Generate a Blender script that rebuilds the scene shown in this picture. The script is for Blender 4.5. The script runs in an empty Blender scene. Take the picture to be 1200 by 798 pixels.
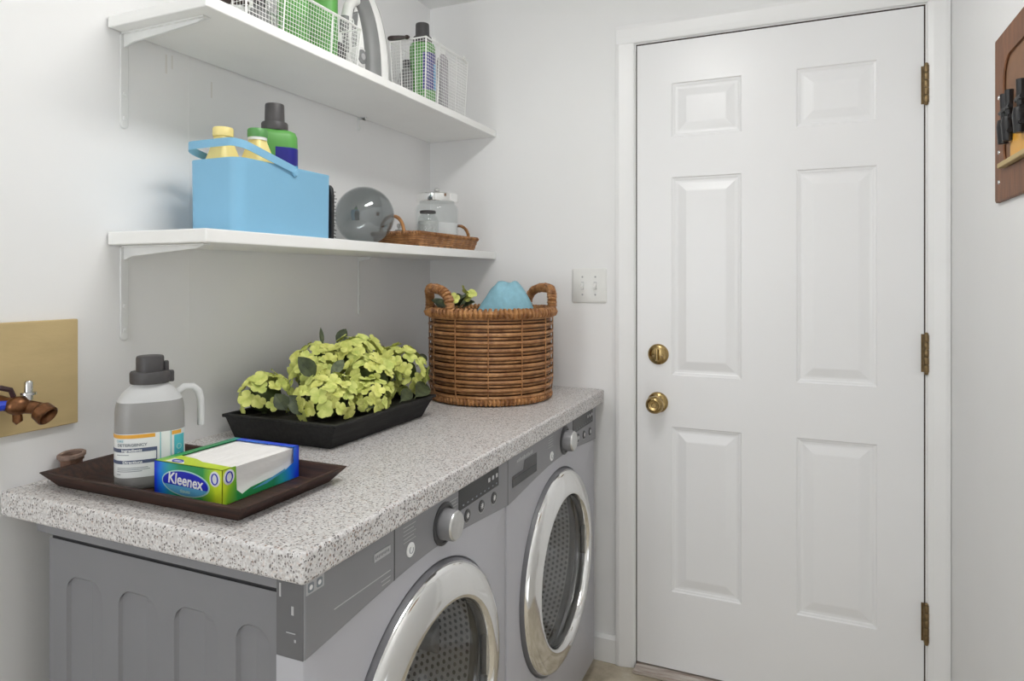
import bpy, bmesh, math, random
from mathutils import Vector, Matrix, noise as mnoise
random.seed(7)
S = bpy.context.scene
COL = S.collection
PI = math.pi

# ------------------------------------------------------------------ camera, world, lights, exposure
cam = bpy.data.objects.new('camera', bpy.data.cameras.new('camera'))
COL.objects.link(cam)
cam.location = (1.292, -2.181, 1.2774)
cam.rotation_euler = (PI/2, 0, math.radians(23.689))
cam.data.sensor_width = 36.0
cam.data.lens = 786.2/1200*36
cam.data.shift_y = -73.33/1200
cam.data.clip_start = 0.01
S.camera = cam
S.view_settings.view_transform = 'Standard'
S.view_settings.look = 'None'
S.view_settings.exposure = 0.0
S.view_settings.gamma = 1.0
W = bpy.data.worlds.new('world'); S.world = W; W.use_nodes = True
W.node_tree.nodes['Background'].inputs[0].default_value = (0.93, 0.97, 1.0, 1)
W.node_tree.nodes['Background'].inputs[1].default_value = 0.3
S.cycles.use_denoising = True
S.cycles.max_bounces = 10
S.cycles.diffuse_bounces = 6
S.cycles.transmission_bounces = 10
S.cycles.transparent_max_bounces = 12
S.cycles.sample_clamp_indirect = 6.0

def area_light(name, loc, rot, sx, sy, power, color):
    l = bpy.data.lights.new(name, 'AREA'); l.shape = 'RECTANGLE'; l.size = sx; l.size_y = sy
    l.energy = power; l.color = color
    o = bpy.data.objects.new(name, l); o.location = loc; o.rotation_euler = rot
    COL.objects.link(o); return o
# fill lights at two unseen openings, added low at right and at the rear
area_light('right_fill_light', (1.72, -1.45, 0.33), (0, PI/2, 0), 0.42, 1.0, 1.6, (0.97, 0.985, 1.0))
area_light('rear_fill_light', (0.32, -4.26, 1.30), (PI/2, 0, 0), 0.4, 1.6, 20, (0.95, 0.98, 1.0))
LAMP_STRENGTH = 20.0      # the ceiling globe's own emission (built with the lamp below)

# ------------------------------------------------------------------ materials
def lin(r, g, b):
    f = lambda v: (v/255/12.92) if v/255 <= .04045 else ((v/255+.055)/1.055)**2.4
    return (f(r), f(g), f(b), 1)

class Mat:
    def __init__(s, name):
        s.m = bpy.data.materials.new(name); s.m.use_nodes = True
        s.t = s.m.node_tree; s.n = s.t.nodes; s.b = s.n['Principled BSDF']
        s.co = None
    def node(s, typ, **kw):
        n = s.n.new(typ)
        for k, v in kw.items(): setattr(n, k, v)
        return n
    def link(s, a, b): s.t.links.new(a, b)
    def coord(s, scale=(1,1,1), kind='Object', rot=(0,0,0)):
        tc = s.node('ShaderNodeTexCoord'); mp = s.node('ShaderNodeMapping')
        mp.inputs['Scale'].default_value = scale; mp.inputs['Rotation'].default_value = rot
        s.link(tc.outputs[kind], mp.inputs[0]); return mp.outputs[0]
    def noise(s, vec, scale, detail=3, rough=.5):
        n = s.node('ShaderNodeTexNoise'); n.inputs['Scale'].default_value = scale
        n.inputs['Detail'].default_value = detail; n.inputs['Roughness'].default_value = rough
        s.link(vec, n.inputs['Vector']); return n.outputs['Fac']
    def ramp(s, fac, stops, interp='LINEAR'):
        r = s.node('ShaderNodeValToRGB'); r.color_ramp.interpolation = interp
        e = r.color_ramp.elements
        while len(e) > 1: e.remove(e[-1])
        e[0].position, e[0].color = stops[0]
        for p, c in stops[1:]:
            x = e.new(p); x.color = c
        s.link(fac, r.inputs[0]); return r.outputs[0]
    def mix(s, fac, a, b, mode='MIX'):
        m = s.node('ShaderNodeMix', data_type='RGBA', blend_type=mode)
        for sock, v in ((m.inputs[0], fac), (m.inputs[6], a), (m.inputs[7], b)):
            if hasattr(v, 'links'): s.link(v, sock)
            else: sock.default_value = v
        return m.outputs[2]
    def math(s, op, a, b=None):
        m = s.node('ShaderNodeMath', operation=op)
        for i, v in enumerate((a, b)):
            if v is None: continue
            if hasattr(v, 'links'): s.link(v, m.inputs[i])
            else: m.inputs[i].default_value = v
        return m.outputs[0]
    def bump(s, h, strength=.2, dist=.002):
        b = s.node('ShaderNodeBump'); b.inputs['Strength'].default_value = strength
        b.inputs['Distance'].default_value = dist
        s.link(h, b.inputs['Height']); s.link(b.outputs[0], s.b.inputs['Normal'])
    def color(s, v):
        if hasattr(v, 'links'): s.link(v, s.b.inputs['Base Color'])
        else: s.b.inputs['Base Color'].default_value = v
    def set(s, **kw):
        for k, v in kw.items(): s.b.inputs[k.replace('_', ' ')].default_value = v

def pm(name, col, rough=.5, metal=0, var=.06, scale=30, bump=0, bscale=None, stretch=(1,1,1), coat=0, spec=.5):
    m = Mat(name); v = m.coord(stretch)
    f = m.noise(v, scale)
    lo = tuple(c*(1-var) for c in col[:3])+(1,); hi = tuple(min(1, c*(1+var)) for c in col[:3])+(1,)
    m.color(m.ramp(f, [(.3, lo), (.7, hi)]))
    m.set(Roughness=rough, Metallic=metal, Coat_Weight=coat)
    m.b.inputs['Specular IOR Level'].default_value = spec
    if bump: m.bump(m.noise(v, bscale or scale*4, 4), bump)
    return m.m

def glass(name, col, rough=.02, trans=1.0, ior=1.45):
    m = Mat(name); m.color(col); m.set(Roughness=rough, Transmission_Weight=trans, IOR=ior); return m.m

def emit(name, col, strength):
    m = Mat(name); m.color((.9,.9,.9,1)); m.b.inputs['Emission Color'].default_value = col
    m.b.inputs['Emission Strength'].default_value = strength; return m.m

def thin_glass(name, tint, refl=.05, rough=.01):
    m = Mat(name); out = m.n['Material Output']; m.n.remove(m.b)
    tr_ = m.node('ShaderNodeBsdfTransparent'); tr_.inputs[0].default_value = tint
    gl = m.node('ShaderNodeBsdfGlossy'); gl.inputs['Roughness'].default_value = rough; gl.inputs[0].default_value = (1, 1, 1, 1)
    lw = m.node('ShaderNodeLayerWeight'); lw.inputs[0].default_value = .28
    f = m.math('ADD', m.math('MULTIPLY', m.math('POWER', lw.outputs['Facing'], 3.0), .55), refl)
    mx = m.node('ShaderNodeMixShader'); m.link(f, mx.inputs[0]); m.link(tr_.outputs[0], mx.inputs[1]); m.link(gl.outputs[0], mx.inputs[2])
    m.link(mx.outputs[0], out.inputs[0]); return m.m
M = {}
M['wall'] = pm('wall_paint', lin(238,238,238), .62, var=.012, scale=3, bump=.05, bscale=180)
def mk_stained_wall():
    m = Mat('wall_paint_with_drips'); v = m.coord(); sp = m.node('ShaderNodeSeparateXYZ'); m.link(v, sp.inputs[0])
    tot = None
    for y, z0, z1, w_ in ((-1.133, 1.728, 1.770, .0024), (-1.118, 1.742, 1.772, .0018), (-1.010, 1.704, 1.742, .0022)):
        a = m.math('LESS_THAN', m.math('ABSOLUTE', m.math('SUBTRACT', sp.outputs[1], y)), w_)
        b = m.math('LESS_THAN', m.math('ABSOLUTE', m.math('SUBTRACT', sp.outputs[2], (z0+z1)/2)), (z1-z0)/2)
        k = m.math('MULTIPLY', a, b); tot = k if tot is None else m.math('ADD', tot, k)
    f = m.noise(v, 3); base = m.ramp(f, [(.3, lin(237,237,237)), (.7, lin(240,240,240))])
    m.color(m.mix(m.math('MULTIPLY', tot, .22), base, lin(176,160,126))); m.set(Roughness=.62); m.bump(m.noise(v, 180, 4), .05); return m.m
M['wall_left'] = mk_stained_wall()
M['ceiling'] = pm('ceiling_paint', lin(238,238,238), .8, var=.01, scale=4, bump=.05, bscale=160)
M['door'] = pm('door_paint', lin(238,238,239), .32, var=.008, scale=4, bump=.02, bscale=60)
M['trim'] = pm('trim_paint', lin(239,239,239), .35, var=.01, scale=6, bump=.02, bscale=60)
M['shelf'] = pm('shelf_paint', lin(243,243,241), .4, var=.015, scale=8, bump=.04, bscale=60)
M['bracket'] = pm('bracket_enamel', lin(228,229,228), .35, var=.02, scale=30)
M['gap'] = pm('gap_shadow_brown', lin(70,52,42), .8, var=.2, scale=30)
M['brass'] = pm('aged_brass', lin(170,146,100), .25, 1, var=.2, scale=50)
M['hinge_brass'] = pm('hinge_brass', lin(134,114,84), .4, 1, var=.25, scale=60)
M['plate'] = pm('switch_plastic', lin(226,226,223), .35, var=.01)
M['sheet'] = pm('machine_grey_enamel', lin(124,124,128), .42, var=.015, scale=12)
M['front'] = pm('machine_front_grey', lin(180,180,186), .4, 0, var=.012, scale=10)
M['fascia'] = pm('machine_fascia_grey', lin(132,132,135), .42, 0, var=.02, scale=14)
M['fascia_end'] = pm('fascia_end_grey', lin(98,98,100), .4, var=.04)
M['rim_grey'] = pm('door_rim_grey', lin(112,112,116), .4, var=.04)
M['fascia_dark'] = pm('fascia_dark', lin(62,62,64), .35, var=.05)
M['black'] = pm('display_black', lin(24,25,27), .22, var=.1)
M['groove'] = pm('groove_dark', lin(58,58,60), .6, var=.05)
M['chrome'] = pm('chrome', (.88,.88,.87,1), .10, 1, var=.01)
M['silver'] = pm('brushed_silver', (.62,.62,.61,1), .28, 1, var=.06, scale=80)
M['white_print'] = pm('white_print', lin(232,232,232), .5, var=.01)
M['grey_print'] = pm('grey_print', lin(176,176,178), .5, var=.01)
M['steel_drum_back'] = pm('drum_steel', (.32,.32,.32,1), .35, 1, var=.1)
M['rubber'] = pm('rubber_seal', lin(74,75,77), .55, var=.08)
M['window_glass'] = thin_glass('tinted_door_glass', (.88,.88,.88,1), .06)
M['clear_bowl'] = thin_glass('clear_bowl_glass', (.90,.90,.90,1), .05)
M['gap_dark'] = pm('dark_gap', lin(44,44,45), .7)
M['globe'] = thin_glass('smoked_glass', (.71,.73,.735,1), .10)
M['jar_glass'] = thin_glass('jar_glass', (.95,.96,.96,1), .03)
M['powder'] = pm('white_powder', lin(240,240,240), .9, var=.03, scale=120, bump=.3)
M['crystals'] = pm('clear_crystals', lin(196,198,196), .4, var=.2, scale=160, bump=.4)
M['blue'] = pm('sky_blue_enamel', lin(128,182,214), .5, var=.012, scale=10)
M['green'] = pm('green_plastic', lin(88,156,72), .42, var=.03, scale=14)
M['green_cap'] = pm('green_cap', lin(88,148,82), .4, var=.03)
M['yellow'] = pm('pale_yellow_plastic', lin(240,222,148), .42, var=.02)
M['charcoal'] = pm('charcoal_plastic', lin(70,68,69), .5, var=.06, scale=40)
M['navy'] = pm('navy_label', lin(14,14,128), .4, var=.05)
M['cyan'] = pm('cyan_label', lin(60,166,216), .4, var=.05)
M['white_plastic'] = pm('white_plastic', lin(232,232,230), .35, var=.01)
M['mid_grey'] = pm('mid_grey_plastic', lin(126,127,127), .45, var=.03)
M['lilac_grey'] = pm('lilac_grey_plastic', lin(168,162,170), .4, var=.03)
M['wire'] = pm('white_wire', lin(240,240,238), .35, var=.01)
M['dark_wood'] = pm('dark_brown_handle', lin(44,28,24), .35, var=.3, scale=60)
M['black_plastic'] = pm('black_plastic', lin(28,28,30), .45, var=.1)
M['soil'] = pm('dark_moss', lin(38,36,26), .95, var=.4, scale=80, bump=.6)
M['towel'] = pm('blue_terry', lin(142,188,204), .95, var=.08, scale=60, bump=.5, bscale=420)
M['cardboard'] = pm('tan_plywood', lin(194,172,126), .75, var=.06, scale=9, stretch=(1,1,3), bump=.15, bscale=60)
M['copper'] = pm('old_copper', lin(112,76,50), .36, .8, var=.5, scale=70)
M['rust'] = pm('rusty_iron', lin(112,84,68), .7, .3, var=.35, scale=70, bump=.4)
M['rust_light'] = pm('rusty_grey_rim', lin(140,118,106), .65, .2, var=.25, scale=70, bump=.3)
M['steel'] = pm('nickel', (.6,.6,.6,1), .25, 1, var=.05)
M['blue_tag'] = pm('blue_plastic', lin(26,60,190), .4)
M['dark_hose'] = pm('dark_hose', lin(58,36,40), .5)
M['tissue'] = pm('tissue_paper', lin(238,236,234), .95, var=.03, scale=18, bump=.3, bscale=40, stretch=(3,1,3))
M['navy_oval'] = pm('blue_oval', lin(22,36,178), .4, var=.04)
M['oval_light'] = pm('light_blue_band', lin(88,164,206), .4, var=.04)
M['oval_rim'] = pm('pale_rim', lin(176,214,206), .4, var=.03)
M['label_white'] = pm('label_paper', lin(224,226,226), .45, var=.01)
M['label_orange'] = pm('label_orange', lin(222,162,54), .45, var=.03)
M['label_teal'] = pm('label_teal', lin(74,176,190), .45, var=.05)
M['label_slate'] = pm('label_slate', lin(74,84,112), .45, var=.03)
M['label_grey'] = pm('label_grey', lin(128,134,140), .5, var=.03)
M['liquid'] = pm('grey_liquid', lin(146,145,144), .4, var=.02, scale=8)
M['socket_wood'] = pm('brown_wood_frame', lin(122,78,46), .55, var=.28, scale=10, stretch=(6,6,1), bump=.2)
M['socket_inner'] = pm('ochre_board', lin(136,98,70), .6, var=.2, scale=12)
M['lime_print'] = pm('lime_print', lin(190,214,40), .4, var=.05)
M['teal_print'] = pm('teal_print', lin(48,160,140), .4, var=.05)
M['stem'] = pm('stem_green', lin(72,86,40), .7, var=.25, scale=60)

def mk_counter():
    m = Mat('speckled_laminate'); v = m.coord()
    def cells(scale, seed):
        mp = m.node('ShaderNodeMapping'); mp.inputs['Location'].default_value = (seed, seed*.7, seed*1.3)
        m.link(v, mp.inputs[0])
        n = m.node('ShaderNodeTexVoronoi'); n.inputs['Scale'].default_value = scale
        m.link(mp.outputs[0], n.inputs['Vector'])
        sp = m.node('ShaderNodeSeparateColor'); m.link(n.outputs['Color'], sp.inputs[0])
        return n.outputs['Distance'], sp.outputs[0], sp.outputs[1]
    _, a, _ = cells(320, 0)
    base = m.ramp(a, [(0, lin(205,202,201)), (.35, lin(217,215,214)), (.6, lin(199,196,195)), (.8, lin(224,222,221)), (.93, lin(214,205,200))], 'CONSTANT')
    def fleck(scale, seed, size, keep, stops, base):
        d, r, g = cells(scale, seed)
        mask = m.math('MULTIPLY', m.math('LESS_THAN', d, size), m.math('GREATER_THAN', r, keep))
        return m.mix(mask, base, m.ramp(g, stops, 'CONSTANT'))
    c = fleck(210, 3.1, .42, .55, [(0, lin(176,171,169)), (.5, lin(194,187,184)), (.8, lin(222,220,219))], base)
    c = fleck(190, 7.7, .36, .62, [(0, lin(122,117,115)), (.4, lin(104,100,100)), (.7, lin(150,130,120))], c)
    c = fleck(260, 11.3, .34, .7, [(0, lin(92,88,88)), (.6, lin(132,126,122))], c)
    m.color(c); m.set(Roughness=.38); return m.m
M['counter'] = mk_counter()

def mk_wood(name, dark, light, scale, stretch, rough=.45):
    m = Mat(name); v = m.coord(stretch)
    f = m.noise(v, scale, 6, .6)
    m.color(m.ramp(f, [(.32, dark), (.68, light)])); m.set(Roughness=rough); m.bump(f, .25, .001); return m.m
M['walnut'] = mk_wood('dark_walnut', lin(30,15,10), lin(70,41,29), 14, (1, 10, 10), .62)
M['black_wood'] = mk_wood('black_stained_wood', lin(10,10,10), lin(38,37,36), 12, (12, 1, 12), .75)
M['threshold'] = mk_wood('worn_threshold', lin(150,130,118), lin(214,208,200), 10, (1, 8, 8), .6)

def mk_wicker(name, dark, light):
    m = Mat(name); v = m.coord()
    oi = m.node('ShaderNodeObjectInfo')
    f = m.noise(v, 38, 4, .6)
    c = m.ramp(f, [(.3, dark), (.7, light)])
    m.color(m.mix(m.math('MULTIPLY', oi.outputs['Random'], .3), c, dark))
    m.set(Roughness=.5); m.bump(m.noise(v, 220, 3), .3, .001); return m.m
M['wicker'] = mk_wicker('brown_rattan', lin(128,82,46), lin(196,146,96))
M['wicker_coil'] = mk_wicker('coiled_rattan', lin(112,66,34), lin(204,150,94))
M['wicker_dark'] = mk_wicker('dark_rattan', lin(52,30,16), lin(92,58,32))  # dark tone colours in gap shade in the basket; also the tray base

def mk_tile():
    m = Mat('tan_stone_tile'); v = m.coord(kind='Object')
    oi = m.node('ShaderNodeObjectInfo')
    mp = m.node('ShaderNodeVectorMath', operation='ADD'); m.link(v, mp.inputs[0])
    m.link(oi.outputs['Location'], mp.inputs[1])
    f = m.noise(mp.outputs[0], 11, 5, .65)
    m.color(m.ramp(f, [(.25, lin(148,137,116)), (.5, lin(186,175,154)), (.72, lin(210,204,190))])); m.set(Roughness=.35); return m.m
M['tile'] = mk_tile()
M['grout'] = pm('grout', lin(150,138,116), .9, var=.1, scale=60)

def mk_petal():
    m = Mat('hydrangea_petal'); oi = m.node('ShaderNodeObjectInfo')
    f = m.noise(m.coord(), 70, 3)
    a = m.ramp(f, [(.3, lin(194,198,94)), (.7, lin(230,230,138))])
    b = m.ramp(f, [(.3, lin(172,188,90)), (.7, lin(214,220,130))])
    m.color(m.mix(oi.outputs['Random'], a, b)); m.set(Roughness=.7)
    m.b.inputs['Subsurface Weight'].default_value = 0
    return m.m
M['petal'] = mk_petal()
def mk_leaf(name, d, l):
    m = Mat(name); f = m.noise(m.coord(), 60, 3)
    m.color(m.ramp(f, [(.3, d), (.7, l)])); m.set(Roughness=.55); return m.m
M['leaf'] = mk_leaf('dark_leaf', lin(44,54,36), lin(84,94,62))
M['leaf_grey'] = mk_leaf('grey_green_leaf', lin(64,74,54), lin(114,124,92))

def mk_print(name, axis, x0, x1):
    m = Mat(name); tc = m.node('ShaderNodeTexCoord'); sp = m.node('ShaderNodeSeparateXYZ')
    m.link(tc.outputs['Object'], sp.inputs[0])
    t = m.node('ShaderNodeMapRange'); m.link(sp.outputs[axis], t.inputs[0])
    t.inputs[1].default_value = x0; t.inputs[2].default_value = x1
    w = m.math('ADD', t.outputs[0], m.math('MULTIPLY', m.math('SUBTRACT', m.noise(m.coord(), 14, 2), .5), .3))
    m.color(m.ramp(w, [(.02, lin(10,52,214)), (.12, lin(24,130,224)), (.26, lin(44,160,160)), (.4, lin(34,140,92)), (.80, lin(40,148,72)), (.93, lin(140,194,44)), (1.0, lin(206,226,50))]))
    m.set(Roughness=.35); return m.m

def mk_perf():
    m = Mat('perforated_drum'); tc = m.node('ShaderNodeTexCoord'); sp = m.node('ShaderNodeSeparateXYZ')
    m.link(tc.outputs['UV'], sp.inputs[0])
    u = m.math('MULTIPLY', sp.outputs[0], 96.0); w = m.math('MULTIPLY', sp.outputs[1], 25.0)
    row = m.math('FLOOR', w)
    uo = m.math('ADD', u, m.math('MULTIPLY', m.math('MODULO', row, 2.0), .5))
    du = m.math('SUBTRACT', m.math('FRACT', uo), .5); dw = m.math('SUBTRACT', m.math('FRACT', w), .5)
    d = m.math('ADD', m.math('MULTIPLY', du, du), m.math('MULTIPLY', dw, dw))
    hole = m.math('LESS_THAN', d, .085)
    m.color(m.mix(hole, (.62,.62,.62,1), (.04,.04,.04,1)))
    m.set(Roughness=.45, Metallic=.25); return m.m
M['perf'] = mk_perf()

# ------------------------------------------------------------------ mesh helpers
def root_loc(o):
    v = Vector((0,0,0))
    while o is not None:
        v += Vector(o.location); o = o.parent
    return v

class MB:
    def __init__(s): s.v = []; s.f = []; s.uv = None
    def add(s, vs, fs):
        k = len(s.v); s.v += [Vector(p) for p in vs]; s.f += [tuple(i+k for i in f) for f in fs]; return s
    def box(s, x0, x1, y0, y1, z0, z1):
        return s.add([(x0,y0,z0),(x1,y0,z0),(x1,y1,z0),(x0,y1,z0),(x0,y0,z1),(x1,y0,z1),(x1,y1,z1),(x0,y1,z1)],
                     [(0,3,2,1),(4,5,6,7),(0,1,5,4),(1,2,6,5),(2,3,7,6),(3,0,4,7)])
    def prism(s, poly, axis, a0, a1):
        n = len(poly)
        def mk(p, a):
            return {'x': (a, p[0], p[1]), 'y': (p[0], a, p[1]), 'z': (p[0], p[1], a)}[axis]
        vs = [mk(p, a0) for p in poly]+[mk(p, a1) for p in poly]
        fs = [tuple(range(n)), tuple(range(2*n-1, n-1, -1))]+[(i, i+n, (i+1) % n+n, (i+1) % n) for i in range(n)]
        return s.add(vs, fs)
    def loft(s, rings, cap0=True, cap1=True, close=True):
        n = len(rings[0]); vs = [p for r in rings for p in r]; fs = []
        for i in range(len(rings)-1):
            for j in range(n if close else n-1):
                a, b = i*n+j, i*n+(j+1) % n
                fs.append((a, b, b+n, a+n))
        if cap0: fs.append(tuple(range(n-1, -1, -1)))
        if cap1: fs.append(tuple(range((len(rings)-1)*n, len(rings)*n)))
        return s.add(vs, fs)
    def lathe(s, prof, c, axis='z', n=32, closed=False, cap=True):
        rings = []
        for r, h in prof:
            ring = []
            for i in range(n):
                a = 2*PI*i/n; u, w = r*math.cos(a), r*math.sin(a)
                ring.append({'z': (c[0]+u, c[1]+w, c[2]+h), 'x': (c[0]+h, c[1]+u, c[2]+w), 'y': (c[0]+w, c[1]+h, c[2]+u)}[axis])
            rings.append(ring)
        if closed: rings.append(rings[0])
        c0 = cap and (not closed) and prof[0][0] > 1e-6; c1 = cap and (not closed) and prof[-1][0] > 1e-6
        return s.loft(rings, c0, c1)
    def tube(s, pts, r, n=8, closed=False, cap=True):
        pts = [Vector(p) for p in pts]; m = len(pts); rings = []
        rr = r if isinstance(r, (list, tuple)) else [r]*m
        up = None
        for i in range(m):
            if closed: t = pts[(i+1) % m]-pts[i-1]
            else: t = pts[min(i+1, m-1)]-pts[max(i-1, 0)]
            if t.length < 1e-9: t = Vector((0,0,1))
            t.normalize()
            if up is None:
                up = t.orthogonal().normalized()
            else:
                up = up-t*up.dot(t)
                up = up.normalized() if up.length > 1e-6 else t.orthogonal().normalized()
            b = t.cross(up)
            rings.append([pts[i]+(up*math.cos(2*PI*j/n)+b*math.sin(2*PI*j/n))*rr[i] for j in range(n)])
        if closed: rings.append(rings[0]); cap = False
        return s.loft(rings, cap, cap)
    def sphere(s, c, r, n=16, m=10, sc=(1,1,1)):
        rings = []
        for i in range(1, m):
            a = PI*i/m
            rings.append([(c[0]+r*sc[0]*math.sin(a)*math.cos(2*PI*j/n), c[1]+r*sc[1]*math.sin(a)*math.sin(2*PI*j/n), c[2]-r*sc[2]*math.cos(a)) for j in range(n)])
        k = len(s.v); s.loft(rings, False, False)
        a = len(s.v); s.v += [Vector((c[0], c[1], c[2]-r*sc[2])), Vector((c[0], c[1], c[2]+r*sc[2]))]
        for j in range(n):
            s.f.append((a, k+(j+1) % n, k+j)); s.f.append((a+1, k+(m-2)*n+j, k+(m-2)*n+(j+1) % n))
        return s
    def map(s, fn): s.v = [Vector(fn(p)) for p in s.v]; return s
    def mesh(s, name, org=Vector((0,0,0)), smooth=True, ang=35):
        me = bpy.data.meshes.new(name)
        me.from_pydata([tuple(p-org) for p in s.v], [], s.f)
        bm = bmesh.new(); bm.from_mesh(me)
        bmesh.ops.remove_doubles(bm, verts=bm.verts, dist=1e-6)
        bmesh.ops.recalc_face_normals(bm, faces=bm.faces)
        bm.to_mesh(me); bm.free()
        if smooth:
            me.shade_smooth(); me.set_sharp_from_angle(angle=math.radians(ang))
        return me
    def build(s, name, mat, parent=None, smooth=True, bevel=0, seg=2, ang=35, loc=None):
        org = root_loc(parent) if parent else (Vector(loc) if loc else Vector((0,0,0)))
        o = bpy.data.objects.new(name, s.mesh(name, org, smooth, ang))
        o.data.materials.append(M[mat] if isinstance(mat, str) else mat)
        COL.objects.link(o); o.parent = parent
        if loc and not parent: o.location = loc
        if bevel:
            b = o.modifiers.new('bevel', 'BEVEL'); b.width = bevel; b.segments = seg; b.limit_method = 'ANGLE'; b.angle_limit = math.radians(40)
        return o

def tag(o, label, cat, group=None, kind=None):
    o['label'] = label; o['category'] = cat
    if group: o['group'] = group
    if kind: o['kind'] = kind
    return o
def thing(name, label, cat, loc, group=None):
    o = bpy.data.objects.new(name, None); o.empty_display_size = .05
    COL.objects.link(o); o.location = loc
    return tag(o, label, cat, group)
def structure(o): o['kind'] = 'structure'; return o
def copy_tree(o, parent=None):
    c = o.copy(); COL.objects.link(c)
    if parent: c.parent = parent
    for ch in list(o.children): copy_tree(ch, c)
    return c

def text_mb(body, size, depth_off=0, align='CENTER', shear=0, bold=0):
    cu = bpy.data.curves.new('lettering', 'FONT'); cu.body = body; cu.size = size
    cu.align_x = align; cu.align_y = 'CENTER'; cu.shear = shear; cu.offset = bold
    cu.resolution_u = 3
    o = bpy.data.objects.new('lettering_source', cu); COL.objects.link(o)
    dg = bpy.context.evaluated_depsgraph_get(); me = bpy.data.meshes.new_from_object(o.evaluated_get(dg))
    mb = MB(); mb.add([tuple(v.co) for v in me.vertices], [tuple(p.vertices) for p in me.polygons])
    bpy.data.objects.remove(o); bpy.data.curves.remove(cu); bpy.data.meshes.remove(me)
    return mb

def rrect(x0, x1, y0, y1, r, n=5):
    pts = []
    for cx, cy, a0 in ((x1-r, y1-r, 0), (x0+r, y1-r, PI/2), (x0+r, y0+r, PI), (x1-r, y0+r, 1.5*PI)):
        for i in range(n+1):
            a = a0+PI/2*i/n; pts.append((cx+r*math.cos(a), cy+r*math.sin(a)))
    return pts

# ------------------------------------------------------------------ the room
XR, YB, ZC = 1.656, -4.25, 2.285
DX0, DX1, DZ1 = 0.779, 1.597, 2.043           # door opening
structure(MB().box(-.12, 0, YB-.1, .12, 0, ZC).build('wall_left', 'wall_left', smooth=False))
w = MB(); w.box(0, DX0, 0, .12, 0, ZC); w.box(DX1, XR, 0, .12, 0, ZC); w.box(DX0, DX1, 0, .12, DZ1, ZC)
structure(w.build('wall_back', 'wall', smooth=False))
w = MB()
w.box(XR, XR+.12, -.92, .12, 0, ZC); w.box(XR, XR+.12, YB-.1, -1.98, 0, ZC)
w.box(XR, XR+.12, -1.98, -.92, 0, .09); w.box(XR, XR+.12, -1.98, -.92, .56, ZC)
structure(w.build('wall_right', 'wall', smooth=False))
w = MB()
w.box(0, .1, YB-.12, YB, 0, ZC); w.box(0.55, XR, YB-.12, YB, 0, ZC); w.box(.1, 0.55, YB-.12, YB, 0, .48); w.box(.1, 0.55, YB-.12, YB, 2.13, ZC)
structure(w.build('wall_rear', 'wall', smooth=False))
structure(MB().box(-.12, XR+.12, YB-.12, .12, ZC, ZC+.1).build('ceiling', 'ceiling', smooth=False))
fl = structure(MB().box(-.12, XR+.12, YB-.12, .12, -.06, -.004).build('floor', 'grout', smooth=False))
ts = .305; tile_me = None
for i in range(6):
    for j in range(15):
        x0 = .716-.15+(i-2)*ts+ .0015; y1 = -.03-j*ts+.03
        xa, xb = max(x0, 0), min(x0+ts-.004, XR)
        if xb-xa < .03: continue
        if xb-xa > ts-.01:
            if tile_me is None: tile_me = MB().box(-ts/2+.002, ts/2-.002, -ts/2+.002, ts/2-.002, -.006, 0).mesh('tile', smooth=False)
            me = tile_me
        else:
            h = (xb-xa)/2; me = MB().box(-h, h, -ts/2+.002, ts/2-.002, -.006, 0).mesh('tile', smooth=False)
        t = bpy.data.objects.new('tile', me)
        if not me.materials: me.materials.append(M['tile'])
        COL.objects.link(t); t.parent = fl; t.location = ((xa+xb)/2, y1-ts/2, 0)

# unseen window frames, added round the openings that hold the fill lights
wn = MB()
for a in ((-1.98, -1.94), (-.96, -.92)): wn.box(XR+.01, XR+.05, a[0], a[1], .09, .56)
for a in ((.09, .12), (.53, .56)): wn.box(XR+.01, XR+.05, -1.98, -.92, a[0], a[1])
structure(wn.build('added_window_1', 'trim', smooth=False))
wn = MB()
for a in ((.1, .14), (.51, .55)): wn.box(a[0], a[1], YB-.08, YB-.04, .48, 2.13)
for a in ((.48, .52), (2.09, 2.13)): wn.box(.1, .55, YB-.08, YB-.04, a[0], a[1])
structure(wn.build('added_window_2', 'trim', smooth=False))

# door casing: left, right and head boards with a stepped inner edge
def casing(name, poly, axis, a0, a1):
    return structure(MB().prism(poly, axis, a0, a1).build(name, 'trim', smooth=False, bevel=.002))
prof = lambda o, i, s: [(o, 0), (o, -.018), (o+s*.012, -.020), (o+s*.04, -.015), (i-s*.004, -.011), (i, -.009), (i, 0)]
casing('trim_1', prof(.716, .776, 1), 'z', 0, 2.046)
casing('trim_2', prof(1.655, 1.600, -1), 'z', 0, 2.046)
hp = MB()
pz = [(0, 2.104), (-.018, 2.104), (-.020, 2.092), (-.015, 2.064), (-.011, 2.050), (-.009, 2.046), (0, 2.046)]
hp.prism(pz, 'x', .716, 1.630)
structure(hp.build('trim_3', 'trim', smooth=False, bevel=.001))
# jamb inside the opening, dark in the gap round the slab
j = MB(); j.box(DX0-.012, DX0+.0015, .004, .115, 0, DZ1); j.box(DX1-.0015, DX1+.01, .004, .115, 0, DZ1); j.box(DX0, DX1, .004, .115, DZ1-.0015, DZ1+.01)
j.box(DX0, DX1, .055, .115, 0, DZ1)
structure(j.build('trim_4', 'gap', smooth=False))
structure(MB().box(DX0, DX1, -.042, .05, 0, .013).build('trim_5', 'threshold', smooth=False, bevel=.004))
b = MB(); b.prism([(0, 0), (-.014, 0), (-.014, .078), (-.006, .09), (0, .09)], 'x', .05, .716)
structure(b.build('baseboard_back', 'trim', smooth=False, bevel=.002))
b = MB(); b.prism([(0, 0), (.014, 0), (.014, .078), (.006, .09), (0, .09)], 'y', YB, 0)
structure(b.build('baseboard_left', 'trim', smooth=False, bevel=.002))
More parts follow.
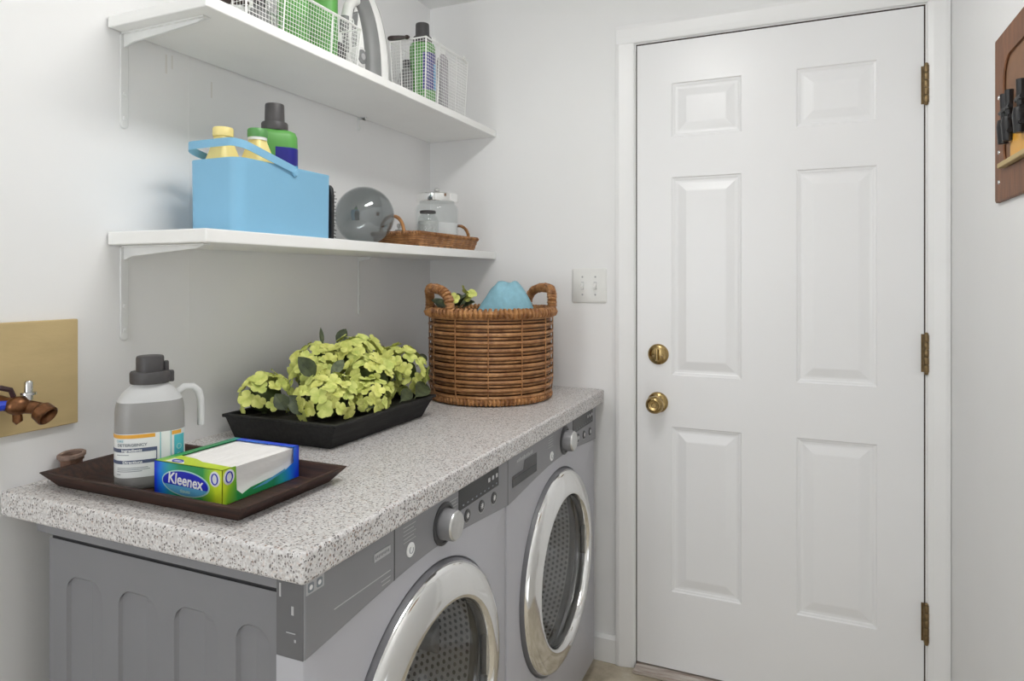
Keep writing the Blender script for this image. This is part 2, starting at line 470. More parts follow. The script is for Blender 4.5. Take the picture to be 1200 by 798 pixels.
# drywall joint running down the left wall
structure(MB().box(-.002, .0004, -1.0745, -1.0695, 1.14, 2.2).build('trim_6', 'wall', smooth=False))

# ------------------------------------------------------------------ door
door = bpy.data.objects.new('door_1', None); COL.objects.link(door); door.location = (DX0, 0, 0); structure(door)
sx0, sx1, sz0, sz1, yf = .7825, 1.5935, .019, 2.039, .003
PX = [(.895, 1.108), (1.265, 1.478)]
PZ = [(1.730, 1.904), (.964, 1.601), (.268, .799)]
slab = MB()
xs = sorted({sx0, sx1, *[v for p in PX for v in p]}); zs = sorted({sz0, sz1, *[v for p in PZ for v in p]})
for i in range(len(xs)-1):
    for k in range(len(zs)-1):
        if (xs[i], xs[i+1]) in PX and (zs[k], zs[k+1]) in [tuple(p) for p in PZ]: continue
        slab.add([(xs[i], yf, zs[k]), (xs[i+1], yf, zs[k]), (xs[i+1], yf, zs[k+1]), (xs[i], yf, zs[k+1])], [(0,1,2,3)])
slab.add([(sx0,yf,sz0),(sx1,yf,sz0),(sx1,yf,sz1),(sx0,yf,sz1),(sx0,.045,sz0),(sx1,.045,sz0),(sx1,.045,sz1),(sx0,.045,sz1)],
         [(0,1,5,4),(1,2,6,5),(2,3,7,6),(3,0,4,7),(4,5,6,7)])
slab.build('door_slab', 'door', door, smooth=False)
for x0, x1 in PX:
    for z0, z1 in PZ:
        pn = MB(); rings = []
        for ins, dy in ((0, 0), (.003, .0035), (.008, .0046), (.011, .0064), (.017, .0070), (.021, .0066), (.044, .0012), (.048, .0008)):
            rings.append([(x0+ins, yf+dy, z0+ins), (x1-ins, yf+dy, z0+ins), (x1-ins, yf+dy, z1-ins), (x0+ins, yf+dy, z1-ins)])
        pn.loft(rings, False, True)
        pn.build('door_panel', 'door', door, smooth=False)
def knob(name, z, kind):
    x = .8505 if kind else .8525
    ro = MB(); ro.lathe([(.0335, 0), (.0335, -.003), (.031, -.007), (.024, -.010), (.019, -.012), (0.0, -.012)], (x, yf, z), 'y', 36)
    r = ro.build(name, 'brass', door)
    if kind:
        kn = MB(); kn.lathe([(.012, -.008), (.012, -.026), (.017, -.032), (.0265, -.042), (.0285, -.051), (.0265, -.060), (.021, -.066), (.017, -.0675), (.015, -.0655), (.008, -.0645), (.006, -.0665), (0, -.0665)], (x, yf, z), 'y', 36)
        kn.build('knob', 'brass', r)
    else:
        tt = MB(); tt.loft([[(x+sx*.0045*k, yf-y, z+sz*.019*k2) for sx, sz in ((-1,-1),(1,-1),(1.0,1),(-1.0,1))] for y, k, k2 in ((.010,1.3,.8),(.016,1,1),(.026,.8,1),(.029,.5,.9))])
        tt.build('thumb_turn', 'brass', r, bevel=.0015)
        for dx in (-.014, .014):
            MB().lathe([(.0038, -.009), (.0035, -.0125), (0, -.013)], (x+dx, yf, z-.006), 'y', 12).build('screw', 'hinge_brass', r)
knob('door_knob', .874, True)
knob('deadbolt', 1.030, False)
for zc in (1.817, 1.067, .315):
    hb = MB(); hb.box(1.5865, 1.5935, yf-.0015, yf+.01, zc-.053, zc+.053); hb.box(1.600, 1.6045, -.0105, -.004, zc-.053, zc+.053)
    h = hb.build('hinge', 'hinge_brass', door, smooth=False)
    for k in range(5):
        z0 = zc-.0525+k*.021
        MB().lathe([(.0062, .0006), (.0068, .002), (.0068, .019), (.0062, .0204)], (1.5975, -.0105, z0), 'z', 14).build('knuckle', 'hinge_brass', h)
    MB().lathe([(.005, 0), (.0055, .003), (.003, .006), (0, .0065)], (1.5975, -.0105, zc+.0525), 'z', 12).build('pin', 'hinge_brass', h)
    MB().lathe([(0, -.0075), (.004, -.006), (.0055, -.003), (.005, 0)], (1.5975, -.0105, zc-.0525), 'z', 12).build('pin', 'hinge_brass', h)

# light switch
sw = thing('light_switch', 'white double toggle light switch plate on the wall left of the door', 'light switch', (.621, 0, 1.251))
MB().loft([[(x, y, z) for x, z in rrect(.560+i, .682-i, 1.193+i, 1.310-i, .006)] for y, i in ((0, 0), (-.003, 0), (-.006, .004))]).build('plate', 'plate', sw)
for x in (.598, .643):
    tg = MB(); tg.loft([[(x+sx*.0045, -.005-d, 1.251+sz*h+dz) for sx, sz in ((-1,-1),(1,-1),(1,1),(-1,1))] for d, h, dz in ((0, .011, 0), (.003, .010, 0), (.013, .0045, -.007))])
    tg.build('toggle', 'plate', sw, bevel=.001)
    MB().prism(rrect(x-.0052, x+.0052, 1.2385, 1.2635, .001, 2), 'y', -.0055, -.0063).build('slot', 'grey_print', sw)
    for z in (1.221, 1.281):
        MB().lathe([(.0034, 0), (.003, -.0014), (0, -.0018)], (x, -.006, z), 'y', 10).build('screw', 'grey_print', sw)

# ------------------------------------------------------------------ ceiling lamp (above the machines, out of frame)
LX, LY0, LY1 = .90, -1.52, -.82
lamp = thing('ceiling_lamp', 'long white ceiling lamp with an opal cover above the washing machines', 'lamp', (LX, (LY0+LY1)/2, ZC))
MB().prism(rrect(LX-.10, LX+.10, LY0-.03, LY1+.03, .02, 4), 'z', ZC-.022, ZC).build('base', 'white_plastic', lamp, bevel=.003)
M['lamp'] = emit('lit_opal_glass', (1, .99, .97, 1), LAMP_STRENGTH)
lr = lambda i: rrect(LX-.085+i, LX+.085-i, LY0+i, LY1-i, .03, 5)
MB().loft([[(x, y, ZC-z) for x, y in lr(i)] for z, i in ((.022, 0), (.05, 0), (.066, .012), (.072, .028))]).build('lamp_shade', 'lamp', lamp)

# ------------------------------------------------------------------ shelves and brackets
UZ0, UZ1, LZ0, LZ1, SD, SL = 1.782, 1.805, 1.344, 1.370, .274, -1.271
def shelf(name, label, z0, z1):
    s = MB().box(.003, SD, SL, -.002, z0, z1).build(name, 'shelf', smooth=False, bevel=.0025)
    tag(s, label, 'shelf'); return s
shelf('wall_shelf', 'upper white painted board shelf on the left wall holding the iron', UZ0, UZ1)
shelf('wall_shelf', 'lower white painted board shelf on the left wall holding the blue caddy', LZ0, LZ1)
def bracket(y, zt, label, leg=.195, arm=.235, wd=.0185):
    o = thing('shelf_bracket', label, 'bracket', (0, y, zt-leg))
    MB().box(.0, .004, y-wd/2, y+wd/2, zt-leg+.008, zt-.003).build('wall_leg', 'bracket', o, smooth=False, bevel=.0015)
    a = MB(); a.prism([(.004, zt-.0045), (.004, zt-min(.030, arm*.3)), (.03, zt-min(.022, arm*.2)), (arm*.9, zt-.009), (arm, zt-.001), (.004, zt-.0005)], 'y', y-.003, y+.003)
    a.box(.004, arm, y-wd/2, y+wd/2, zt-.0035, zt-.0003)
    a.build('shelf_arm', 'bracket', o, smooth=False, bevel=.001)
    MB().lathe([(wd/2, 0), (wd/2, .003), (wd*.4, .0045), (0, .005)], (.0, y, zt-leg+.008), 'x', 16).build('foot', 'bracket', o)
    for dz in ((.02, .07) if leg > .1 else (.012,)):
        MB().lathe([(.0045, 0), (.004, .0018), (0, .0024)], (.004, y, zt-leg+dz), 'x', 10).build('screw', 'bracket', o)
for zt, nm in ((UZ0, 'upper'), (LZ0, 'lower')):
    bracket(-1.234, zt, 'white metal shelf bracket under the near end of the %s shelf' % nm)
bracket(-.44, UZ0, 'small white metal clip under the back edge of the upper shelf', leg=.045, arm=.03, wd=.009)
bracket(-.44, LZ0, 'narrow white metal bracket under the lower shelf toward the corner', leg=.185, arm=.05, wd=.009)

# ------------------------------------------------------------------ washer and dryer
FX = .66
def ztop(y, y0, y1):
    t = (y-y0)/(y1-y0)
    return .750+.026*math.sin(PI*min(1, max(0, t*.94+.02)))**1.3 if 0 <= t <= 1 else .75
def machine(name, label, y0, y1, cy, washer):
    cz = .475
    o = thing(name, label, 'washing machine' if washer else 'dryer', (.36, (y0+y1)/2, 0))
    # cabinet sides with embossed arch panels
    ys = y0+.010
    cab = MB()
    wides = [(.145, .235), (.274, .364), (.400, .490), (.527, .592)]
    cab.box(.10, .108, ys+.006, y1-.006, .03, .838); cab.box(.10, .613, y1-.014, y1-.006, .03, .838)
    cab.box(.10, .613, ys+.006, y1-.006, .03, .038); cab.box(.10, .613, ys+.006, y1-.006, .83, .838)
    cab.box(.10, .613, ys+.0075, ys+.012, .03, .838)
    cab.build('cabinet', 'sheet', o, smooth=False, bevel=.004)
    # near side sheet with four recessed arch-topped panels
    side = MB(); bx0, bx1, bz0, bz1 = .10, .613, .03, .832
    edges = [bx0]+[v for p in wides for v in p]+[bx1]
    zt_, r_ = .776, .03
    for i in range(len(edges)-1):
        a, b2 = edges[i], edges[i+1]
        if (a, b2) in wides:
            arc = [(a+r_-r_*math.cos(PI/2*k/8), zt_-r_+r_*math.sin(PI/2*k/8)) for k in range(9)]
            arc += [(b2-r_+r_*math.sin(PI/2*k/8), zt_-r_+r_*math.cos(PI/2*k/8)) for k in range(9)]
            n = len(arc)
            for k in range(n-1):    # top filler above the arch
                p, q = arc[k], arc[k+1]
                side.add([(p[0], ys, p[1]), (q[0], ys, q[1]), (q[0], ys, bz1), (p[0], ys, bz1)], [(0,1,2,3)])
            # recess: steep at the left, easing out at the right
            outer = [(a, bz0)]+arc+[(b2, bz0)]
            inner = []
            for (x, z) in outer:
                lx = a+.005 if x < (a+b2)/2 else b2-.03
                cx_ = min(max(x, a+.005), b2-.03); inner.append((cx_, min(z, zt_-.005)))
            vs = [(x, ys, z) for x, z in outer]+[(x, ys+.005, z) for x, z in inner]
            m_ = len(outer)
            side.add(vs, [(k, k+1, m_+k+1, m_+k) for k in range(m_-1)])
            side.add([(x, ys+.005, z) for x, z in inner], [tuple(range(m_))])
        else:
            side.add([(a, ys, bz0), (b2, ys, bz0), (b2, ys, bz1), (a, ys, bz1)], [(0,1,2,3)])
    side.build('side_panel', 'sheet', o, smooth=False)
    MB().box(.103, .611, ys+.004, y1-.003, .828, .843).build('lid_gap', 'groove', o, smooth=False)
    MB().box(.082, .655, y0-.001, y1+.0005, .8425, .8605).build('top_plate', 'sheet', o, smooth=False, bevel=.003)
    # front panel with the round door opening
    R = .272; N = 96
    angs = sorted({2*PI*i/N for i in range(N)} | {math.atan2(z-cz, y-cy) % (2*PI) for y in (y0, y1) for z in (.03, ztop(y, y0, y1))})
    circ, outr = [], []
    for a in angs:
        dy, dz = math.cos(a), math.sin(a)
        t = 1e9
        if dy > 1e-9: t = min(t, (y1-cy)/dy)
        if dy < -1e-9: t = min(t, (y0-cy)/dy)
        if dz < -1e-9: t = min(t, (.03-cz)/dz)
        if dz > 0:
            lo, hi = 0, min(t, 1.0)
            if cz+hi*dz > ztop(cy+hi*dy, y0, y1):
                for _ in range(40):
                    mid = (lo+hi)/2
                    if cz+mid*dz > ztop(cy+mid*dy, y0, y1): hi = mid
                    else: lo = mid
                t = lo
        outr.append((cy+t*dy, cz+t*dz)); circ.append((cy+R*dy, cz+R*dz))
    e = .004
    def shrink(p): return (min(max(p[0], y0+e), y1-e), max(p[1], .03+e))
    fr = MB()
    fr.loft([[(.613, y, z) for y, z in outr], [(FX-.012, y, z) for y, z in outr], [(FX-.003, *shrink(p)) for p in outr], [(FX, *( (min(max(p[0], y0+.010), y1-.010), max(p[1], .04)) )) for p in outr],
             [(FX, y, z) for y, z in circ], [(FX-.007, cy+(y-cy)*.985, cz+(z-cz)*.985) for y, z in circ], [(FX-.011, cy+(y-cy)*.96, cz+(z-cz)*.96) for y, z in circ], [(FX-.05, cy+(y-cy)*.95, cz+(z-cz)*.95) for y, z in circ]], False, False)
    fr.build('front_panel', 'front', o, ang=28)
    # fascia
    n = 24; low = [(y0+(y1-y0)*i/n, ztop(y0+(y1-y0)*i/n, y0, y1)+.0008) for i in range(n+1)]
    poly = low+[(y1, .8600), (y0, .8600)]
    fa = MB(); FS = FX+.003
    fa.prism(poly, 'x', .613, FS)
    f = fa.build('fascia', 'fascia', o, smooth=False, bevel=.0025)
    MB().box(.614, FX+.001, y0-.0012, y0+.001, .7515, .8595).build('end_cap', 'fascia_end', o, smooth=False, bevel=.0008)
    if washer:
        for xa, xb, za, zb_ in ((.6195, .6225, .834, .853), (.641, .645, .812, .824), (.632, .648, .786, .7875), (.646, .649, .775, .779)):
            MB().box(xa, xb, y0-.0016, y0-.0011, za, zb_).build('scuff', 'grey_print', f, smooth=False)
    def plate(y_0, y_1, z0, z1, mat, nm='print', h=.0005, r=.0005, x=FS, par=f):
        return MB().prism(rrect(y_0, y_1, z0, z1, min(r, (z1-z0)/2-1e-5, (y_1-y_0)/2-1e-5), 3), 'x', x-.0002, x+h).build(nm, mat, par, smooth=False)
    def ring(y, z, r, mat, nm, a0=0, a1=2*PI, t=.0012):
        MB().tube([(FS+.0003, y+r*math.cos(a0+(a1-a0)*i/18), z+r*math.sin(a0+(a1-a0)*i/18)) for i in range(19)], t*.6, 4).build(nm, mat, f)
    W_ = y1-y0
    if washer:
        MB().box(FX-.01, FS+.0004, y0+.2175, y0+.2195, ztop(y0+.218, y0, y1)+.002, .858).build('drawer_seam', 'groove', o, smooth=False)
        plate(y0+.160, y0+.205, .825, .838, 'grey_print', 'name_plate', .0015)
        for k in range(9): plate(y0+.163+k*.0044, y0+.1655+k*.0044, .829+.001*(k % 2), .834, 'fascia', 'letter', .0019)
        plate(y0+.062, y0+.207, .7945, .7960, 'grey_print', 'line')
        plate(y0+.180, y0+.207, .7850, .7862, 'grey_print', 'line'); plate(y0+.182, y0+.206, .7785, .7797, 'grey_print', 'line')
        # white energy sticker folded over the top corner
        st = plate(y0+.003, y0+.040, .840, .8585, 'grey_print', 'sticker', .0006, .001)
        for k in (0, 1):
            MB().prism(rrect(y0+.006+k*.018, y0+.018+k*.018, .8425, .8555, .003, 3), 'x', FS, FS+.001).build('print', 'label_grey', st)
            MB().lathe([(.0035, .0011), (0, .0012)], (FS, y0+.012+k*.018, .849), 'x', 12).build('print', 'white_print', st)
        kz, ky = .812, y0+.385
        disp = (y0+.444, y0+.630, .816, .858); btn = [(y0+.480, .797), (y0+.545, .796), (y0+.606, .795)]
        pw = (y0+.268, .806); sg = (y0+.418, .801)
        left_marks = [y0+.245, y0+.285]; right_marks = [y0+.400, y0+.440]
    else:
        # recessed grip in the filter drawer
        g = MB(); gy0, gy1 = y0+.022, y0+.178
        g.loft([[(FS+d, y, z) for y, z in ((gy0+i, .786+i), (gy1-i, .786+i), (gy1-i, .834-i*1.2), (gy0+i+.075, .834-i*1.2), (gy0+i+.066, .813), (gy0+i, .813))] for d, i in ((.0006, 0), (.001, .0015), (.0002, .004))])
        g.build('grip_recess', 'fascia_dark', f, smooth=False)
        plate(gy0+.003, gy1-.004, .787, .806, 'black', 'grip_slot', .0012)
        for k in range(12): plate(y0+.05+k*.0085, y0+.0555+k*.0085, .8385, .8440+.0015*(k % 3), 'grey_print', 'letter')
        kz, ky = .816, y0+.395
        disp = (y0+.465, y0+.664, .818, .858); btn = [(y0+.515, .797), (y0+.574, .794), (y0+.636, .791)]
        pw = (y0+.287, .797); sg = None
        left_marks = [y0+.262, y0+.300]; right_marks = []
    # dial
    dl = MB().lathe([(.040, 0), (.040, .002), (.037, .0035), (.034, .0035), (.034, .001), (.028, .001)], (FS, ky, kz), 'x', 40).build('dial_surround', 'fascia_dark', f)
    MB().lathe([(.029, 0), (.0285, .024), (.0272, .0262)], (FS, ky, kz), 'x', 40).build('dial_body', 'fascia', dl)
    MB().lathe([(.0272, .0255), (.0270, .0275), (.0250, .0300), (.022, .0305), (0, .0300)], (FS, ky, kz), 'x', 40).build('dial_cap', 'silver', dl)
    for k in range(5):
        for (a, b_) in ([left_marks] if not right_marks else [left_marks, right_marks]):
            plate(a, b_-.006*(k % 2), .823+.0065*k-(0 if a < ky else .004), .8242+.0065*k-(0 if a < ky else .004), 'grey_print', 'mark')
    dp = plate(*disp, 'black', 'display', .0012, .002)
    for k in range(9):
        yy = disp[0]+.015+(disp[1]-disp[0]-.03)*k/8
        plate(yy, yy+.006, disp[2]+.006, disp[2]+.0085, 'label_grey', 'indicator', .0016)
        if k > 5: plate(yy, yy+.010, disp[2]+.020, disp[2]+.029, 'grey_print', 'indicator', .0016, .002)
    for y, z in btn:
        MB().lathe([(.0125, 0), (.0125, .0012), (.0115, .0022), (0, .0022)], (FS, y, z), 'x', 24).build('button', 'fascia_dark', f)
        ring(y, z, .0155, 'grey_print', 'button_mark', PI*1.12, PI*1.88)
        for a in range(4):
            c_, s_ = math.cos(a*PI/4), math.sin(a*PI/4)
            MB().tube([(FS+.0025, y-.006*c_, z-.006*s_), (FS+.0025, y+.006*c_, z+.006*s_)], .0007, 4).build('button_mark', 'white_print', f)
    for q in (pw, sg):
        if q is None: continue
        MB().lathe([(.0125, 0), (.0125, .0012), (.0115, .002), (0, .002)], (FS, q[0], q[1]), 'x', 24).build('round_button', 'white_print', f)
        MB().tube([(FS+.0024, q[0]+.006*math.cos(a*PI/6+2), q[1]+.006*math.sin(a*PI/6+2)) for a in range(10)], .0006, 4).build('button_mark', 'label_grey', f)
    # door: chrome ring, tinted window, bowl, hinge
    dr = MB().lathe([(.2685, -.004), (.2675, .004), (.2655, .010), (.2640, .011)], (FX-.001, cy, cz), 'x', 96, cap=False).build('door_rim', 'rim_grey', o)
    ch = MB(); ch.lathe([(.2650, .002), (.2645, .009), (.2615, .0155), (.256, .0195), (.246, .0235), (.232, .0275), (.218, .0305), (.207, .032), (.202, .0315), (.1985, .028), (.1965, .018), (.195, .004), (.20, -.004)], (FX, cy, cz), 'x', 128, cap=False)
    ch.build('chrome_ring', 'chrome', o, ang=60)
    gl = MB(); gl.lathe([(.1945, .004), (.18, .0085), (.15, .0125), (.10, .0155), (.05, .017), (0, .0175), ], (FX, cy, cz), 'x', 64, cap=False)
    gl.build('door_window', 'window_glass', o, ang=60)
    MB().lathe([(.190, -.012), (.183, -.03), (.165, -.075), (.140, -.112), (.115, -.126), (.05, -.130), (0, -.131)], (FX, cy, cz), 'x', 64, cap=False).build('glass_bowl', 'clear_bowl', o, ang=60)
    MB().lathe([(.262, -.034), (.252, -.036), (.2445, -.042), (.2440, -.050)], (FX, cy, cz), 'x', 64, cap=False).build('seal', 'rubber', o, ang=60)
    # drum with perforated wall (UV for the holes)
    nn, mm = 64, 8; vs, uvs = [], []
    for i in range(mm+1):
        for k in range(nn+1):
            a = 2*PI*k/nn; vs.append((FX-.048-.345*i/mm, cy+.243*math.cos(a), cz+.243*math.sin(a))); uvs.append((k/nn, i/mm))
    me = bpy.data.meshes.new('drum'); org = root_loc(o)
    me.from_pydata([tuple(Vector(v)-org) for v in vs], [], [(i*(nn+1)+k, i*(nn+1)+k+1, (i+1)*(nn+1)+k+1, (i+1)*(nn+1)+k) for i in range(mm) for k in range(nn)])
    ul = me.uv_layers.new(name='uv')
    for lp in me.loops: ul.data[lp.index].uv = uvs[lp.vertex_index]
    me.shade_smooth(); me.materials.append(M['perf'])
    d = bpy.data.objects.new('drum', me); COL.objects.link(d); d.parent = o
    vs = [(FX-.388, cy, cz)]; nr = 5
    for i in range(1, nr+1):
        vs += [(FX-.388-.007*(i/nr)**2, cy+.243*i/nr*math.cos(2*PI*k/nn), cz+.243*i/nr*math.sin(2*PI*k/nn)) for k in range(nn)]
    fs = [(0, 1+k, 1+(k+1) % nn) for k in range(nn)]+[(1+i*nn+k, 1+(i+1)*nn+k, 1+(i+1)*nn+(k+1) % nn, 1+i*nn+(k+1) % nn) for i in range(nr-1) for k in range(nn)]
    mb2 = bpy.data.meshes.new('drum_back'); mb2.from_pydata([tuple(Vector(v)-org) for v in vs], [], fs)
    ul = mb2.uv_layers.new(name='uv')
    for lp in mb2.loops:
        q = vs[lp.vertex_index]; ul.data[lp.index].uv = (q[1]/(2*PI*.243)+3, q[2]/.345+1)
    mb2.shade_smooth(); mb2.materials.append(M['perf'])
    db = bpy.data.objects.new('drum_back', mb2); COL.objects.link(db); db.parent = d
    for k in range(3):
        a = PI/2+.5+k*2*PI/3
        lf = MB(); lf.loft([[(x, cy+rr*math.cos(a+da), cz+rr*math.sin(a+da)) for rr, da in ((.242, -.16), (.205, -.04), (.205, .04), (.242, .16))] for x in (FX-.12, FX-.38)])
        lf.build('drum_paddle', 'mid_grey', d, bevel=.006)
    hg = MB(); hg.box(FX+.006, FX+.022, cy+.188, cy+.2005, cz-.03, cz+.10)
    hg.build('door_hinge', 'silver', o, smooth=False, bevel=.003)
    for fx in (.16, .56):
        for fy in (y0+.06, y1-.06):
            MB().lathe([(.022, 0), (.022, .012), (.012, .014), (.012, .031)], (fx, fy, 0), 'z', 16).build('foot', 'black_plastic', o)
    return o
machine('washing_machine', 'grey front-loading washing machine nearest the camera with chrome porthole door', -1.454, -.7715, -1.105, True)
machine('tumble_dryer', 'grey front-loading machine with chrome porthole beside the white door', -.769, -.068, -.425, False)

ct = MB().box(.002, .673, -1.468, -.002, .8615, .9060).build('countertop', 'counter', smooth=True, bevel=.006, seg=3)
tag(ct, 'grey speckled laminate countertop lying across both washing machines', 'countertop')

# ------------------------------------------------------------------ wall box with washer valve, drain stub, wall recess at right
bd = tag(MB().box(.001, .012, -1.72, -1.336, 1.0, 1.199).build('plywood_board', 'cardboard', loc=(0, -1.53, 1.0), smooth=False, bevel=.002),
         'tan plywood board fixed to the left wall behind the brass valve', 'board')
va = thing('water_valve', 'old brass water valve with a flared outlet on the tan board', 'valve', (.012, -1.475, 1.062))
vb = MB()
vb.tube([(.012, -1.475, 1.062), (.03, -1.473, 1.060), (.052, -1.462, 1.056)], [.013, .012, .014], 12)
vb.sphere((.052, -1.466, 1.058), .017, 14, 9, (1, 1.25, .95))
vb.build('valve_body', 'copper', va)
MB().tube([(.05, -1.470, 1.058), (.062, -1.450, 1.053), (.074, -1.440, 1.048)], [.012, .0115, .012], 14).build('outlet_neck', 'copper', va)
ol = MB()
def flare(p, d, prof, n=20):
    d = Vector(d).normalized(); u = d.orthogonal().normalized(); w_ = d.cross(u)
    return [[Vector(p)+d*h+(u*math.cos(2*PI*k/n)+w_*math.sin(2*PI*k/n))*r for k in range(n)] for r, h in prof]
ol.loft(flare((.070, -1.444, 1.050), (.80, .22, -.55), [(.012, 0), (.0175, .006), (.0185, .022), (.0165, .024), (.0145, .022), (.012, .008)]), True, True)
ol.build('outlet_ring', 'copper', va)
MB().loft(flare((.0722, -1.4434, 1.0485), (.80, .22, -.55), [(.012, .007), (.0, .0072)]), False, False).build('outlet_bore', 'gap', va)
MB().lathe([(.007, 0), (.007, .008), (.012, .009), (.012, .013), (.0065, .014), (.0065, .030), (.0045, .033), (0, .033)], (.056, -1.452, 1.066), 'z', 16).build('valve_stem', 'steel', va)
MB().tube([(.048, -1.466, 1.05), (.05, -1.466, 1.032), (.052, -1.464, 1.028)], [.007, .008, .006], 10).build('drain_cap', 'copper', va)
MB().tube([(.045, -1.478, 1.060), (.043, -1.495, 1.061), (.041, -1.515, 1.061)], [.008, .009, .009], 10).build('blue_collar', 'blue_tag', va)
MB().tube([(.045, -1.470, 1.074), (.048, -1.476, 1.086), (.046, -1.49, 1.0915), (.040, -1.51, 1.090), (.03, -1.54, 1.08), (.02, -1.56, 1.06)], .0045, 8).build('supply_tube', 'dark_hose', va)
dp = thing('drain_pipe', 'rusty round drain pipe stub at the wall behind the wooden tray', 'pipe', (.024, -1.357, .906))
MB().lathe([(.018, 0), (.018, .030), (.0205, .030), (.0205, .036)], (.0245, -1.357, .906), 'z', 20).build('pipe', 'rust', dp)
rg = MB().lathe([(.0205, .033), (.0235, .036), (.0235, .041), (.0205, .043), (.017, .041), (.017, .030)], (.0245, -1.357, .906), 'z', 24, cap=False)
rg.map(lambda p: (p.x, p.y, p.z+(p.y+1.357)*.10)).build('pipe_collar', 'rust_light', dp)

bx = thing('wall_box', 'brown wooden framed box with black taps set on the right wall', 'wall box', (XR, -.66, 1.43))
Y0, Y1, Z0, Z1 = -.855, -.513, 1.431, 1.765
outer = rrect(Y0, Y1, Z0, Z1, .004, 6); inner = rrect(Y0+.062, Y1-.062, Z0+.060, Z1-.055, .045, 6)
fb = MB()
fb.loft([[(XR-.001, y, z) for y, z in outer], [(XR-.006, y, z) for y, z in outer], [(XR-.008, y*.985+.015*(Y0+Y1)/2, z*.985+.015*(Z0+Z1)/2) for y, z in outer],
         [(XR-.008, y, z) for y, z in inner], [(XR-.006, y+(-.004 if y > (Y0+Y1)/2 else .004), z) for y, z in inner], [(XR-.003, y, z) for y, z in inner]], True, False)
fb.build('frame', 'socket_wood', bx, ang=25)
MB().prism(inner, 'x', XR-.0035, XR-.001).build('back_board', 'socket_inner', bx, smooth=False)
MB().box(XR-.019, XR-.006, Y0+.07, Y1-.068, Z0+.062, Z0+.072).build('sill', 'cardboard', bx, smooth=False, bevel=.002)
MB().box(XR-.012, XR-.006, -.735, -.645, Z0+.066, Z0+.115).build('tag_card', 'label_orange', bx, smooth=False)
for k, yy in enumerate((-.622, -.655, -.73)):
    t = MB()
    t.tube([(XR-.006, yy, 1.575), (XR-.020, yy, 1.575)], .011, 12)
    t.tube([(XR-.018, yy, 1.535), (XR-.018, yy, 1.567), (XR-.018, yy, 1.580)], [.0085, .011, .009], 12)
    tp = t.build('tap', 'black_plastic', bx)
    MB().tube([(XR-.016, yy, 1.580), (XR-.016, yy, 1.630)], [.006, .0075], 10).build('tap_stem', 'black_plastic', tp)
    hb = MB(); hb.tube([(XR-.018, yy-.018, 1.597), (XR-.018, yy+.018, 1.597)], .0045, 8); hb.tube([(XR-.018, yy-.016, 1.553), (XR-.018, yy+.016, 1.553)], .0045, 8)
    hb.build('tap_handle', 'black_plastic', tp)
for z in (1.47, 1.53, 1.585, 1.64):
    MB().lathe([(.0045, 0), (.004, -.002), (0, -.0026)], (XR-.008, Y1-.036, z), 'x', 10).build('nail', 'steel', bx)

# ------------------------------------------------------------------ tray, jug, tissue box
tr = thing('wooden_tray', 'dark walnut square tray with flared sides near the countertop corner', 'tray', (.285, -1.30, .906))
B = (.072, .497, -1.411, -1.197); T = (.047, .523, -1.431, -1.176)
MB().box(B[0], B[1], B[2], B[3], .9063, .9115).build('tray_base', 'walnut', tr, smooth=False)
z0, z1, th = .9063, .933, .009
def wallq(p, q, P_, Q_, inn):
    # p,q bottom corners; P_,Q_ top corners; inn: inward horizontal offset vectors at both ends
    (a, b), (A, B2) = inn
    m = MB(); m.loft([[(p[0], p[1], z0), (q[0], q[1], z0), (q[0]+b[0], q[1]+b[1], z0+.004), (p[0]+a[0], p[1]+a[1], z0+.004)],
            [(P_[0], P_[1], z1), (Q_[0], Q_[1], z1), (Q_[0]+B2[0], Q_[1]+B2[1], z1), (P_[0]+A[0], P_[1]+A[1], z1)]])
    m.build('tray_side', 'walnut', tr, smooth=False, bevel=.0012)
cb = [(B[0], B[2]), (B[1], B[2]), (B[1], B[3]), (B[0], B[3])]; cT = [(T[0], T[2]), (T[1], T[2]), (T[1], T[3]), (T[0], T[3])]
iv = [(th, th), (-th, th), (-th, -th), (th, -th)]
for k in range(4):
    n = (k+1) % 4; wallq(cb[k], cb[n], cT[k], cT[n], ((iv[k], iv[n]), (iv[k], iv[n])))

JX, JY, JZ = .213, -1.339, .9118
jug = thing('detergent_jug', 'clear plastic jug of grey liquid with a dark cap standing in the tray', 'bottle', (JX, JY, JZ))
JR = math.radians(54)
def sec(a, b, z, n=40, p=3.0, cx=0):
    out = []
    for i in range(n):
        t = 2*PI*i/n; c_, s_ = math.cos(t), math.sin(t)
        x = math.copysign(abs(c_)**(2/p), c_)*a+cx; y = math.copysign(abs(s_)**(2/p), s_)*b
        out.append((JX+x*math.cos(JR)-y*math.sin(JR), JY+x*math.sin(JR)+y*math.cos(JR), JZ+z))
    return out
jprof = [(0, .92, 3), (.003, .97, 3), (.010, 1, 3), (.10, 1, 3), (.128, .995, 3), (.140, .975, 2.9), (.149, .935, 2.8), (.156, .87, 2.6), (.163, .77, 2.4), (.170, .64, 2.2), (.176, .53, 2), (.190, .46, 2)]
JA, JB = .0555, .046
def jwrap(s_, z, out):   # point on the jug wall at arc fraction
    return None
body = MB().loft([sec(JA*k, JB*k, z, p=pp) for z, k, pp in jprof[:7]], True, False)
body.build('liquid_body', 'liquid', jug, ang=60)
M['jug_clear'] = pm('cloudy_clear_plastic', lin(232,233,233), .32, var=.02)
M['jug_clear'].node_tree.nodes['Principled BSDF'].inputs['Transmission Weight'].default_value = .35
M['jug_clear'].node_tree.nodes['Principled BSDF'].inputs['IOR'].default_value = 1.12
MB().loft([sec(JA*k, JB*k, z, p=pp) for z, k, pp in jprof[6:]], False, False).build('clear_shoulder', 'jug_clear', jug, ang=60)
